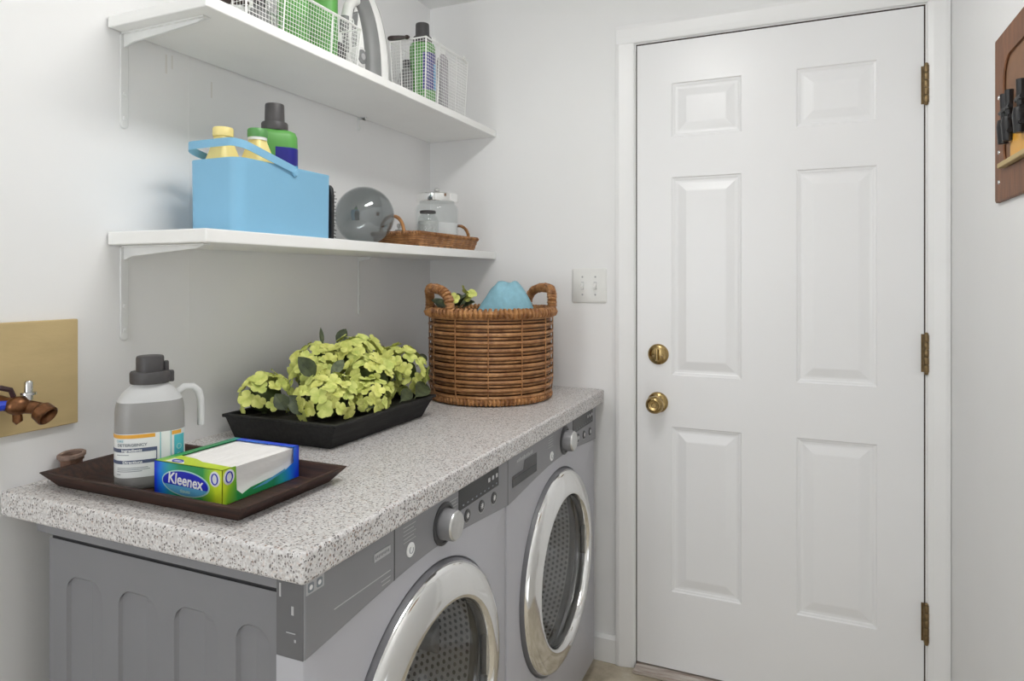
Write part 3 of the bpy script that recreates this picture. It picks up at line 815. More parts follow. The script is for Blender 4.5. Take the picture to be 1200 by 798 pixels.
def jw(x, y, z): return (JX+x*math.cos(JR)-y*math.sin(JR), JY+x*math.sin(JR)+y*math.cos(JR), JZ+z)
hp_ = [(.044, 0, .157), (.056, 0, .1665), (.070, 0, .1655), (.079, 0, .157), (.0825, 0, .142), (.083, 0, .118), (.083, 0, .094)]
hm = MB(); rings = []
for i, q in enumerate(hp_):
    a = Vector(hp_[max(i-1, 0)]); b_ = Vector(hp_[min(i+1, len(hp_)-1)]); t = (b_-a).normalized(); nrm = Vector((t.z, 0, -t.x))
    ring = []
    for k in range(12):
        an = 2*PI*k/12; pt = Vector(q)+nrm*.0065*math.cos(an)+Vector((0, 1, 0))*.010*math.sin(an); ring.append(jw(*pt))
    rings.append(ring)
hm.loft(rings); hm.build('handle', 'jug_clear', jug, ang=60)
cp = MB(); cp.lathe([(.0215, .178), (.0315, .178), (.0325, .182), (.0325, .196), (.031, .199), (.0225, .200), (.0225, .222), (.0215, .2255), (.0195, .2265), (0, .2265)], (JX, JY, JZ), 'z', 40)
cpo = cp.build('cap', 'charcoal', jug)
MB().prism([(p[0], p[1]) for p in [jw(.022, -.006, 0)[:2], jw(.030, -.006, 0)[:2], jw(.030, .006, 0)[:2], jw(.022, .006, 0)[:2]]], 'z', JZ+.178, JZ+.216).build('cap_hinge', 'charcoal', cpo, bevel=.002)
MB().prism([(p[0], p[1]) for p in [jw(.030, -.008, 0)[:2], jw(.0385, -.007, 0)[:2], jw(.0385, .007, 0)[:2], jw(.030, .008, 0)[:2]]], 'z', JZ+.178, JZ+.198).build('cap_latch', 'charcoal', cpo, bevel=.002)
# label wrapped on the wall: local arc coordinate s from -x side round the front (-y) to +x side
_arc = []
def _mk_arc():
    n = 720; pts = []
    for i in range(n+1):
        t = PI+2*PI*i/n; c_, s2 = math.cos(t), math.sin(t); p = 3.0
        pts.append(Vector((math.copysign(abs(c_)**(2/p), c_)*JA, math.copysign(abs(s2)**(2/p), s2)*JB)))
    L = [0]
    for i in range(n): L.append(L[-1]+(pts[i+1]-pts[i]).length)
    return pts, L
_ap, _al = _mk_arc()
def onjug(s, z, out=.0006):
    import bisect
    s = s % _al[-1]; i = min(max(bisect.bisect(_al, s)-1, 0), len(_ap)-2)
    t = (s-_al[i])/max(1e-9, _al[i+1]-_al[i]); p = _ap[i].lerp(_ap[i+1], t); d = (_ap[i+1]-_ap[i]).normalized(); nrm = Vector((d.y, -d.x))
    p = p+nrm*out; return jw(p.x, p.y, z)
def jlabel(s0, s1, z0_, z1_, mat, nm, out, par, sag=0):
    s0 += .026; s1 += .026; n = max(2, int((s1-s0)/.003)); m = MB(); r0 = []; r1 = []
    for i in range(n+1):
        s = s0+(s1-s0)*i/n; r0.append(onjug(s, z0_, out)); r1.append(onjug(s, z1_, out))
    m.loft([r0, r1], False, False, close=False)
    return m.build(nm, mat, par, ang=60)
SF = .002
lab = jlabel(-.036, .128, .022, .097, 'label_white', 'label', .0005, jug)
jlabel(-.028, .066, .0895, .0960, 'label_orange', 'label_band', .0009, lab)
jlabel(-.020, .069, .066, .0725, 'label_slate', 'label_band', .0009, lab)
jlabel(-.020, .069, .046, .0520, 'label_slate', 'label_band', .0009, lab)
jlabel(.0675, .0690, .024, .0725, 'label_slate', 'label_rule', .00095, lab)
jlabel(.0735, .0747, .022, .097, 'label_teal', 'label_rule', .0009, lab)
jlabel(.090, .0912, .022, .097, 'label_teal', 'label_rule', .0009, lab)
jlabel(.096, .118, .022, .088, 'label_teal', 'label_panel', .0009, lab)
jlabel(.092, .110, .0895, .0960, 'label_orange', 'label_band', .0009, lab)
def jtext(body, size, s, z, mat, nm, bold=0, stretch=1.0):
    t = text_mb(body, size, align='LEFT', bold=bold)
    t.map(lambda p: onjug(s+.026+p.x*stretch, z+p.y, .0013)); t.build(nm, mat, lab, smooth=False)
jtext('CARE', .0055, .004, .0850, 'label_teal', 'lettering')
jtext('DETERGENCY', .0066, .006, .0780, 'label_grey', 'lettering', .0002, 1.15)
jtext('Ingredients', .0062, .014, .0690, 'label_white', 'lettering', .0002, 1.15)
jtext('Directions', .0062, .016, .0488, 'label_white', 'lettering', .0002, 1.15)
for zz, a, b_ in ((.0608, .004, .026), (.0385, .005, .055), (.0355, .005, .058), (.0325, .005, .046), (.0275, .004, .012)):
    jlabel(a, b_, zz, zz+.0011, 'label_grey', 'label_line', .0009, lab)
for k in range(3):
    zz = .035+.016*k
    m = MB().tube([onjug(.131+.0045*math.cos(2*PI*i/12), zz+.0045*math.sin(2*PI*i/12), .0013) for i in range(12)], .0005, 4, closed=True); m.build('label_ring', 'oval_rim', lab)

# tissue box
tb = thing('tissue_box', 'blue and green tissue box with a cut-away side full of white tissues', 'tissue box', (.282, -1.385, .9118))
BX0, BX1, BY0, BY1, BZ0, BZ1 = .282, .437, -1.385, -1.208, .9118, .9695
pf = mk_print('print_front', 0, 0, BX1-BX0-.012); ps = mk_print('print_side', 1, BY1-BY0, .0); pt_ = mk_print('print_top', 1, (BY1-BY0)*1.5, -.02)
tk = .0008
MB().box(BX0, BX1, BY0, BY0+tk, BZ0, BZ1).build('front_face', pf, tb, smooth=False)
MB().box(BX0, BX1, BY1-tk, BY1, BZ0, BZ1).build('back_face', ps, tb, smooth=False)
MB().box(BX0, BX0+tk, BY0, BY1, BZ0, BZ1).build('left_face', pt_, tb, smooth=False)
MB().box(BX0, BX1, BY0, BY1, BZ0, BZ0+tk).build('bottom_face', pf, tb, smooth=False)
# right face with cut-away
yn, yq = BY0+.030, BY1-.014
poly = [(BY0, BZ0), (BY1, BZ0), (BY1, BZ1), (yq, BZ1), (yq, BZ0+.030), (yq-.024, BZ0+.020), (BY0+.060, BZ0+.014), (yn+.012, BZ0+.008), (yn, BZ0+.018), (yn-.002, BZ1), (BY0, BZ1)]
MB().prism(poly, 'x', BX1-tk, BX1).build('right_face', ps, tb, smooth=False)
MB().prism([(yn+.034, BZ0+.0095), (BY0+.095, BZ0+.0150), (yq-.022, BZ0+.0245), (yq-.022, BZ0+.0205), (BY0+.095, BZ0+.0105)], 'x', BX1-.0002, BX1+.0005).build('print_swoosh', 'oval_light', tb, smooth=False)
# top frame
MB().box(BX0, BX0+.016, BY0, BY1, BZ1-tk, BZ1).build('top_left_strip', pt_, tb, smooth=False)
MB().box(BX0+.016, BX1, yq, BY1, BZ1-tk, BZ1).build('top_back_strip', ps, tb, smooth=False)
MB().prism([(BX0+.016, BY0), (BX1, BY0), (BX1, yn-.010), (BX0+.085, yn-.006), (BX0+.060, yn+.004), (BX0+.016, yn+.010)], 'z', BZ1-tk, BZ1).build('top_front_strip', 'lime_print', tb, smooth=False)
MB().prism([(BX0+.022, BY0+.004), (BX0+.066, BY0+.003), (BX0+.052, BY0+.016), (BX0+.022, BY0+.022)], 'z', BZ1, BZ1+.0004).build('top_white_patch', 'label_white', tb, smooth=False)
MB().tube([(BX0+.044+.011*math.cos(2*PI*i/16), BY0+.010+.0055*math.sin(2*PI*i/16), BZ1+.0008) for i in range(16)], .0011, 4, closed=True).build('ring_mark', 'navy_oval', tb)
# stacked tissues, folds running along the box
tm = MB()
nx, ny = 40, 24
gx0, gx1, gy0, gy1 = BX0+.010, BX1-.0025, BY0+.004, BY1-.006
random.seed(3); ridge = [random.uniform(-.0010, .0009) for _ in range(nx+1)]
top = []
for i in range(nx+1):
    x = gx0+(gx1-gx0)*i/nx; row = []
    for k in range(ny+1):
        y = gy0+(gy1-gy0)*k/ny
        z = BZ1-.0032+ridge[i]+.0012*mnoise.noise(Vector((x*40, y*9, 1)))
        row.append((x, y, z))
    top.append(row)
vs = [p for r in top for p in r]; fs = [(i*(ny+1)+k, (i+1)*(ny+1)+k, (i+1)*(ny+1)+k+1, i*(ny+1)+k+1) for i in range(nx) for k in range(ny)]
tm.add(vs, fs)
# right flank of the stack, gently creased
nz = 10; fl_ = []
for a in range(nz+1):
    row = []
    for k in range(ny+1):
        x, y, z = top[nx][k]
        zz = z+(BZ0+.003-z)*a/nz
        row.append((x+(.0045*mnoise.noise(Vector((y*14, zz*30, 3)))-.004)*math.sin(PI*min(1, a/nz*1.0+.0)), y, zz))
    fl_.append(row)
vs = [p for r in fl_ for p in r]
tm.add(vs, [(a*(ny+1)+k, a*(ny+1)+k+1, (a+1)*(ny+1)+k+1, (a+1)*(ny+1)+k) for a in range(nz) for k in range(ny)])
tm.build('tissue_stack', 'tissue', tb, ang=50)
# front logo: oval with lettering
ocx, ocz = (BX0+BX1)/2-.004, BZ0+.0265
def oval(rx, rz, off, mat, nm, lo=-9, hi=9, tilt=-.06):
    pts = [(ocx+rx*math.cos(2*PI*i/40), ocz+min(max(rz*math.sin(2*PI*i/40), lo), hi)+tilt*rx*math.cos(2*PI*i/40)*.4) for i in range(40)]
    return MB().prism(pts, 'y', BY0-off, BY0-off+.0003).build(nm, mat, tb, smooth=False)
oval(.0545, .0215, .0004, 'oval_rim', 'logo_rim'); oval(.0515, .0195, .0008, 'oval_light', 'logo_base'); oval(.0515, .0195, .0012, 'navy_oval', 'logo_oval', lo=-.005)
lt = text_mb('Kleenex', .026, bold=.0006, shear=.12)
lt.map(lambda p: (ocx+p.x*.92, BY0-.0016, ocz+.0045+p.y*.98-p.x*.05)); lt.build('lettering', 'white_print', tb, smooth=False)
lt = text_mb('tissues', .0085, bold=.0002); lt.map(lambda p: (ocx+p.x, BY0-.0013, ocz-.0125+p.y)); lt.build('lettering', 'oval_rim', tb, smooth=False)
for face in (0, 1):
    pts = []
    for i in range(20):
        a = 2*PI*i/20; u, v2 = .0065*math.cos(a), .0085*math.sin(a)
        pts.append((BX1-.016+u, BY0-.0006, BZ1-.016+v2) if face == 0 else (BX1+.0006, BY0+.0135+u, BZ1-.014+v2))
    pat = MB()
    c_ = (BX1-.016, BZ1-.016) if face == 0 else (BY0+.0135, BZ1-.014)
    disc = [(c_[0]+.0115*math.cos(2*PI*i/20), c_[1]+.0125*math.sin(2*PI*i/20)) for i in range(20)]
    if face == 0: pat.prism(disc, 'y', BY0-.0004, BY0)
    else: pat.prism(disc, 'x', BX1, BX1+.0004)
    pat.build('ring_patch', 'label_white', tb, smooth=False)
    MB().tube(pts, .0012, 4, closed=True).build('ring_mark', 'navy_oval', tb)

# ------------------------------------------------------------------ planter with hydrangeas
pl = thing('potted_hydrangea', 'yellow-green hydrangea flowers in a black rectangular wooden planter', 'plant', (.205, -.80, .906))
b0 = (.072, .349, -1.010, -.632); t0 = (.060, .377, -1.030, -.612); zt = .964
pb = MB()
rr = lambda q, z, i=0: [(q[0]+i, q[2]+i, z), (q[1]-i, q[2]+i, z), (q[1]-i, q[3]-i, z), (q[0]+i, q[3]-i, z)]
mid = tuple(a+(b_-a)*.86 for a, b_ in zip(b0, t0))
pb.loft([rr(b0, .9065), rr(mid, .956), rr((t0[0]-.003, t0[1]+.003, t0[2]-.003, t0[3]+.003), .957), rr((t0[0]-.003, t0[1]+.003, t0[2]-.003, t0[3]+.003), zt), rr(t0, zt, .010), rr(b0, .915, .008)], True, True)
pb.build('planter', 'black_wood', pl, smooth=False, bevel=.0015)
sm = MB(); nn = 14; g = []
for i in range(nn+1):
    for k in range(nn+1):
        x = .066+.302*i/nn; y = -1.024+.406*k/nn
        g.append((x, y, .951+.008*mnoise.noise(Vector((x*30, y*30, 0)))))
sm.add(g, [(i*(nn+1)+k, (i+1)*(nn+1)+k, (i+1)*(nn+1)+k+1, i*(nn+1)+k+1) for i in range(nn) for k in range(nn)])
sm.build('soil', 'soil', pl)

def floret_mesh(seed):
    rnd = random.Random(seed); m = MB()
    for k in range(4):
        a0 = k*PI/2+rnd.uniform(-.12, .12); L = .0165*rnd.uniform(.9, 1.1); Wd = .0092*rnd.uniform(.9, 1.1); cup = rnd.uniform(.10, .45)
        grid = []
        for i, (u, wv) in enumerate(((.05, .25), (.35, .85), (.72, 1.0), (1.0, .45))):
            for s_ in (-1, 0, 1):
                x = L*u; y = Wd*wv*s_; z = cup*L*u*u+(.0014 if s_ == 0 else .0028*wv)-.002*(u > .9)+rnd.uniform(-.0006, .0006)
                grid.append((x*math.cos(a0)-y*math.sin(a0), x*math.sin(a0)+y*math.cos(a0), z))
        m.add(grid, [(i*3+k2, (i+1)*3+k2, (i+1)*3+k2+1, i*3+k2+1) for i in range(3) for k2 in range(2)])
    m.add([(.0022*math.cos(PI*k/3), .0022*math.sin(PI*k/3), .0015) for k in range(6)]+[(0, 0, .0035)], [(k, (k+1) % 6, 6) for k in range(6)])
    me = m.mesh('floret', ang=60); me.materials.append(M['petal']); return me
FM = [floret_mesh(i) for i in range(5)]
rnd = random.Random(11)
heads = [((.110, -.955, .995), .062, 26), ((.130, -.795, 1.048), .066, 32), ((.275, -.935, .992), .070, 34), ((.165, -.655, 1.046), .074, 34),
         ((.285, -.775, 1.018), .068, 32), ((.270, -.625, 1.022), .074, 38), ((.190, -.870, 1.022), .062, 28), ((.205, -.735, 1.066), .062, 26), ((.330, -.845, .988), .048, 20)]
for c, r, n in heads:
    core = MB(); core.sphere(c, r*.66, 12, 8, (1, 1, .85))
    core.tube([(c[0], c[1], .955), (c[0], c[1], c[2]-r*.5)], .006, 6)
    h = core.build('flower_head', 'stem', pl)
    org = root_loc(h); placed = []; tries = 0
    while len(placed) < n and tries < 4000:
        tries += 1
        d = Vector((rnd.gauss(0, 1), rnd.gauss(0, 1), rnd.gauss(.25, 1))).normalized()
        if d.x < -.55 or d.z < -.62 or d.y > .80: continue
        p = Vector(c)+Vector((d.x, d.y, d.z*.88))*r*rnd.uniform(.86, 1.04)
        if p.z < .972: continue
        if p.x > .385 or p.x < .02 : continue
        if any((p-q).length < .0195 for q in placed): continue
        if any((p-Vector(c2)).length < r2*.62 for c2, r2, _ in heads if c2 != c): continue
        placed.append(p)
        f = bpy.data.objects.new('floret', rnd.choice(FM)); COL.objects.link(f); f.parent = h
        dd = (d+Vector((rnd.uniform(-.4, .4), rnd.uniform(-.4, .4), rnd.uniform(-.15, .45)))).normalized()
        q = dd.to_track_quat('Z', 'Y') @ Matrix.Rotation(rnd.uniform(0, 2*PI), 3, 'Z').to_quaternion()
        f.location = p-org; f.rotation_mode = 'QUATERNION'; f.rotation_quaternion = q
        s_ = rnd.uniform(.92, 1.2); f.scale = (s_, s_, s_)

def leaf(base, tip, wid, parent, mat='leaf', facing=None, curl=.12, nm='leaf'):
    base, tip = Vector(base), Vector(tip); L = (tip-base).length; t = (tip-base).normalized()
    n = Vector(facing) if facing else Vector((.75, -.45, .5)); n = (n-t*n.dot(t)).normalized(); s_ = t.cross(n)
    m = MB(); grid = []
    for u, wv in ((0, .08), (.12, .5), (.3, .9), (.5, 1), (.7, .82), (.87, .45), (1, .03)):
        for k in (-1, -.5, 0, .5, 1):
            grid.append(base+t*L*u+s_*wid*.5*wv*k+n*(abs(k)*wv*wid*.16-curl*L*u*u))
    m.add(grid, [(i*5+k, (i+1)*5+k, (i+1)*5+k+1, i*5+k+1) for i in range(6) for k in range(4)])
    m.tube([base-t*.012, base+t*L*.5-n*(curl*L*.25-.0004), tip-n*curl*L], [.0013, .0010, .0004], 5)
    return m.build(nm, mat, parent, ang=70)
VD = (.62, -.66, .35)
for bs, tp, wd, mt, fc in [((.235,-.925,1.046),(.215,-.955,1.094),.040,'leaf',VD), ((.235,-1.018,.985),(.215,-1.03,1.021),.036,'leaf',VD),
    ((.265,-.995,.972),(.235,-1.008,1.016),.040,'leaf',VD), ((.12,-.757,1.100),(.12,-.764,1.146),.012,'leaf_grey',VD), ((.13,-.71,1.100),(.135,-.676,1.140),.030,'leaf',VD),
    ((.262,-.90,1.046),(.262,-.848,1.082),.026,'leaf_grey',VD), ((.315,-.722,1.012),(.315,-.625,1.037),.030,'leaf',VD), ((.372,-.700,.972),(.345,-.585,.996),.046,'leaf',VD),
    ((.23,-.46,1.018),(.20,-.355,1.046),.030,'leaf_grey',VD), ((.345,-.865,1.004),(.345,-.795,1.030),.030,'leaf',VD), ((.36,-.888,.976),(.36,-.815,.996),.032,'leaf',VD),
    ((.370,-.765,.972),(.355,-.69,.992),.034,'leaf',VD), ((.325,-.775,1.022),(.30,-.70,1.066),.014,'leaf_grey',VD), ((.30,-.56,1.0),(.29,-.49,1.02),.026,'leaf',VD)]:
    leaf(bs, tp, wd, pl, mt, fc)

# ------------------------------------------------------------------ wicker basket with towel and foliage
KX, KY, KR, KZ = .386, -.280, .190, .906
kb = thing('wicker_basket', 'round brown wicker basket with two looped handles at the far countertop end', 'basket', (KX, KY, KZ))
def circ(r, z, n=96, ph=0, wav=0, k=12, sg=1):
    return [(KX+(r+wav*sg*math.cos(k*(2*PI*i/n)+ph))*math.cos(2*PI*i/n), KY+(r+wav*sg*math.cos(k*(2*PI*i/n)+ph))*math.sin(2*PI*i/n), z) for i in range(n)]
KT = .268
kr = lambda h: KR-.010*max(0, 1-h/.06)**1.5
MB().lathe([(kr(0)-.006, .004), (kr(.012)-.013, .012), (KR-.011, .06), (KR-.011, KT), (KR-.017, KT), (KR-.019, .06), (kr(.014)-.019, .014), (0, .012), ], (KX, KY, KZ), 'z', 48).build('gap_shade_weave', 'wicker_dark', kb)  # inner wall coloured dark for the shade seen between the rods
NR = 21
for i in range(NR):
    z = KZ+.026+i*(KT-.014-.026)/(NR-1)
    thick = (i % 2 == 0)
    MB().tube(circ(kr(z-KZ)-(.001 if thick else .0055), z+rnd.uniform(-.0008, .0008), 72, rnd.uniform(0, .3), (.0016 if thick else .0008), 12, 1 if (i//2) % 2 else -1), .0056 if thick else .0034, 6, closed=True).build('rattan_rod', 'wicker', kb)
for k in range(12):
    a = 2*PI*k/12-.12
    MB().tube([(KX+(kr(zz)+.0035)*math.cos(a), KY+(kr(zz)+.0035)*math.sin(a), KZ+zz) for zz in (.012, .035, .06, .14, .2, .262)], .0020, 6).build('stake', 'wicker', kb)
def coil(path, r, turns, wr, n=8, per=7):
    # a cord wound round a path: one short bead for every turn
    pts = [Vector(p) for p in path]; L = [0]
    for i in range(1, len(pts)): L.append(L[-1]+(pts[i]-pts[i-1]).length)
    m = MB()
    def at(s):
        for i in range(1, len(L)):
            if L[i] >= s: f_ = (s-L[i-1])/max(1e-9, L[i]-L[i-1]); return pts[i-1].lerp(pts[i], f_), (pts[i]-pts[i-1]).normalized()
        return pts[-1], (pts[-1]-pts[-2]).normalized()
    for k in range(turns):
        c, t = at(L[-1]*(k+.5)/turns); u = t.cross(Vector((0, 0, 1)))
        if u.length < .1: u = t.cross(Vector((1, 0, 0)))
        u.normalize(); w_ = t.cross(u); rj = r*rnd.uniform(.92, 1.08); tl = rnd.uniform(-.2, .35)
        m.tube([c+(u*math.cos(2*PI*j/n)+w_*math.sin(2*PI*j/n))*rj+t*wr*.9*tl*math.sin(2*PI*j/n) for j in range(n)], wr, 5, closed=True)
    return m
rim_path = circ(KR+.003, KZ+KT, 96); rim_path.append(rim_path[0])
rm = coil(rim_path, .0105, 86, .0062); rm.tube(circ(KR+.003, KZ+KT, 48), .0085, 6, closed=True); rm.build('rim', 'wicker_coil', kb)
bp = circ(kr(0)+.001, KZ+.0135, 96); bp.append(bp[0])
fm = coil(bp, .0075, 96, .0052); fm.tube(circ(kr(0)+.001, KZ+.0135, 48), .007, 6, closed=True); fm.build('foot_ring', 'wicker_coil', kb)
def handle(a_mid, half, h):
    path = []
    for i in range(25):
        t = i/24; u = math.cos(PI*t); s_ = math.sin(PI*t)
        a = a_mid+half*math.copysign(abs(u)**.7, u)
        path.append((KX+(KR+.001)*math.cos(a), KY+(KR+.001)*math.sin(a), KZ+KT-.006+h*s_**.6))
    m = coil(path, .0098, 30, .0062); m.tube(path, .0085, 6); m.build('handle', 'wicker_coil', kb)
handle(math.radians(230), math.radians(27), .078)
handle(math.radians(48), math.radians(27), .078)
# towel bundled in the basket
tw = MB(); NU, NV = 40, 30
ca_, sa_ = .916, .40        # the long way of the bundle
grid = []
for i in range(NU+1):
    for k in range(NV+1):
        u = -1+2*i/NU; v = -1+2*k/NV
        # profile along u: steep right side, long slope to the left, a flat-topped ridge; across v: soft dome with fold lines
        pu = min(1, (u+1)/.80)**.85 if u < -.10 else (1.0 if u < .22 else max(0, 1-((u-.22)/.78)**2.0))
        pv = max(0, 1-abs(v)**2.2)
        fold = .004*math.exp(-((u-.34-.25*v)/.09)**2)-.004*math.exp(-((u-.16-.3*v)/.07)**2)+.004*math.exp(-((u+.42+.3*v)/.08)**2)
        z = .128*pu**.9*pv**.6+fold*pv+.004*mnoise.noise(Vector((u*4, v*4, 2)))
        lx, ly = u*.104, v*.085*(1-.45*abs(u))
        grid.append((KX+.038+lx*ca_-ly*sa_, KY+.020+lx*sa_+ly*ca_, 1.138+z))
tw.add(grid, [(i*(NV+1)+k, (i+1)*(NV+1)+k, (i+1)*(NV+1)+k+1, i*(NV+1)+k+1) for i in range(NU) for k in range(NV)])
o = tw.build('folded_towel', 'towel', loc=(KX+.02, KY+.02, 1.138), ang=80)
sd = o.modifiers.new('thickness', 'SOLIDIFY'); sd.thickness = .006; sd.offset = -1; tag(o, 'soft blue towel bundled inside the wicker basket', 'towel')
fo = thing('leafy_sprig', 'sprig of dark leaves with a few yellow blossoms at the left inside the wicker basket', 'foliage', (.30, -.30, 1.14))
MB().tube([(.30, -.30, .925), (.295, -.30, 1.08), (.29, -.31, 1.18)], .003, 6).build('stem', 'stem', fo)
rnd = random.Random(5)
for (ax, ay, az, bx_, by_, bz_, wd_) in ((.27,-.33,1.18,.235,-.385,1.212,.036), (.28,-.32,1.18,.262,-.40,1.206,.034), (.28,-.32,1.19,.30,-.395,1.216,.036), (.29,-.31,1.19,.335,-.36,1.226,.038),
        (.28,-.30,1.19,.25,-.25,1.232,.036), (.29,-.30,1.19,.30,-.24,1.236,.036), (.26,-.33,1.175,.215,-.34,1.215,.034), (.30,-.32,1.18,.365,-.36,1.208,.034), (.27,-.31,1.18,.225,-.29,1.224,.034)):
    leaf((ax, ay, az), (bx_, by_, bz_), wd_, fo, 'leaf_grey' if rnd.random() < .5 else 'leaf', (rnd.uniform(.1, .5), -.7, .7), .08)
for k, (x, y, z) in enumerate(((.325, -.345, 1.236), (.345, -.335, 1.228), (.335, -.330, 1.216), (.300, -.360, 1.214))):
    f = bpy.data.objects.new('floret', FM[k]); COL.objects.link(f); f.parent = fo; f.location = Vector((x, y, z))-Vector(fo.location)
    f.rotation_euler = (rnd.uniform(.8, 1.3), rnd.uniform(-.4, .4), rnd.uniform(0, 3))
    f.scale = (1.0,)*3

# ------------------------------------------------------------------ lower shelf: caddy with bottles, glass globe, wicker tray with jars
ZL = LZ1
cd = thing('storage_caddy', 'sky blue rounded metal caddy with a strap handle on the lower shelf', 'caddy', (.165, -1.0, ZL))
C0, C1, CY0, CY1, CH = .090, .236, -1.158, -.856, .155
oc = lambda i, r: rrect(C0+i, C1-i, CY0+i, CY1-i, r, 8)
cm = MB()
cm.loft([[(x, y, ZL+z) for x, y in oc(i, r)] for z, i, r in ((.0005, .003, .026), (.002, .001, .028), (.15, 0, .028), (CH-.002, -.0006, .029), (CH, -.0002, .0288), (CH, .002, .027), (CH-.004, .0025, .0268), (.006, .003, .026))], True, True)
cm.build('body', 'blue', cd, ang=50)
def strap(path, w_, t_):
    m = MB(); rings = []
    for i, q in enumerate(path):
        q = Vector(q); a = Vector(path[max(i-1, 0)]); b_ = Vector(path[min(i+1, len(path)-1)]); t = (b_-a).normalized()
        up = Vector((0, 0, 1)); up = (up-t*up.dot(t)).normalized(); s_ = t.cross(up)
        rings.append([q+up*w_/2+s_*t_/2, q-up*w_/2+s_*t_/2, q-up*w_/2-s_*t_/2, q+up*w_/2-s_*t_/2])
    m.loft(rings); return m
def hz(y): return ZL+CH-.006+(-.995-y)/.185*.040
pth = [(C1+.004, -.995, hz(-.995)), (C1+.0045, -1.06, hz(-1.06)), (C1+.0045, -1.13, hz(-1.13))]
for k in range(1, 7):
    a = PI/2*k/6; pth.append((C1+.0045-.028*(1-math.cos(a)), -1.13-.028*math.sin(a)*1.2, hz(-1.13-.033*math.sin(a))))
xl = C0-.0045
for k in range(0, 7):
    a = PI/2*k/6; pth.append((xl+.028*(1-math.sin(a)), -1.13-.028*math.cos(a)*1.2, hz(-1.13-.033*math.cos(a))))
pth += [(xl, -1.06, hz(-1.06)), (xl, -.995, hz(-.995))]
hd = strap(pth, .0165, .002).build('strap_handle', 'blue', cd, ang=40)
for x, sg in ((C1+.001, 1), (C0-.001, -1)):
    MB().lathe([(.0085, 0), (.0085, .0035*sg), (.006, .006*sg), (0, .0062*sg)], (x, -.995, ZL+CH-.012), 'x', 18).build('pivot', 'blue', hd)
# bottles standing in the caddy
def squirt(x, y, label, capm, top):
    o = thing('cleaner_bottle', label, 'bottle', (x, y, ZL+.007))
    z0 = ZL+.007; H = top-z0
    m = MB(); m.loft([[(x+a*.92, y+b_, z0+z) for a, b_ in rrect(-w_, w_, -w_*.8, w_*.8, w_*.35, 4)] for z, w_ in ((0, .032), (.003, .034), (H-.085, .034), (H-.070, .0330), (H-.030, .0190), (H-.026, .0180), (H-.012, .0165))], True, True)
    m.build('body', 'yellow', o, ang=30)
    MB().lathe([(.0205, -.019), (.0212, -.016), (.0212, -.003), (.0195, 0), (0, .0005)], (x, y, top), 'z', 24).build('cap', capm, o)
    if capm != 'yellow': MB().lathe([(.0200, 0), (.0200, .006), (0, .006)], (x, y, top-.025), 'z', 20).build('collar', 'white_plastic', o)
squirt(.142, -1.108, 'pale yellow bottle with yellow cap at the near end inside the blue caddy', 'yellow', 1.600)
squirt(.190, -1.058, 'pale yellow bottle with green cap inside the blue caddy', 'green_cap', 1.603)
def detergent(x, y, z0, label, H=.27, hw=.047, hd_=.032, rot=0, lab_=True, body='green', name='detergent_bottle'):
    # shouldered bottle with grip hole side, dark ribbed cap
    o = thing(name, label, 'bottle', (x, y, z0)); ca, sa = math.cos(rot), math.sin(rot)
    tr_ = lambda a, b_, z: (x+a*ca-b_*sa, y+a*sa+b_*ca, z0+z)
    hb = H-.062
    m = MB(); m.loft([[tr_(a, b_, z) for a, b_ in rrect(-hw*k, hw*k, -hd_*k, hd_*k, hd_*k*.8, 6)] for z, k in ((0, .93), (.004, 1), (hb-.032, 1), (hb-.014, .985), (hb-.004, .90), (hb, .72))]
        + [[tr_(.5*hd_*math.cos(2*PI*i/28+.22), .5*hd_*math.sin(2*PI*i/28+.22), z) for i in range(28)] for z in (hb+.002,)], True, True)
    bo = m.build('body', body, o, ang=45)
    MB().loft([[tr_(r*math.cos(2*PI*i/32), r*math.sin(2*PI*i/32), hb+z) for i in range(32)] for r, z in ((.029, .0), (.0295, .002), (.0295, .016), (.028, .019), (.0220, .0195), (.0212, .058), (.0202, .0615), (.018, .062))], True, True).build('cap', 'charcoal', o, ang=40)
    if lab_:
        q = [(hw*.30, -hd_), (hw*.92, -hd_*.45), (hw*1.0, hd_*.05)]
        arc = [(hw*(1-.0)-hd_*.8+ (hd_*.8+.0006)*math.cos(t), -hd_*.2+(hd_*.8+.0006)*math.sin(t)) for t in [(-PI/2+PI/2*i/8) for i in range(9)]]
        arc = [(-hw*.05, -hd_-.0006)]+arc+[(hw+.0006, hd_*.15)]
        zt_ = hb*.83
        MB().loft([[tr_(a, b_, z) for a, b_ in arc] for z in (hb*.25, zt_)], False, False, close=False).build('label', 'navy', o, ang=60)
        arc2 = arc[5:]
        arc2 = [(a*1.002+.0002, b_*1.0-.0003) for a, b_ in arc2]
        MB().loft([[tr_(a, b_, z) for a, b_ in arc2] for z in (hb*.25, zt_*.80)], False, False, close=False).build('label_patch', 'cyan', o, ang=60)
    return o
detergent(.170, -.985, ZL+.007, 'large green bottle with dark cap and navy label standing in the blue caddy', H=.300, hw=.050, hd_=.034, rot=math.radians(50))
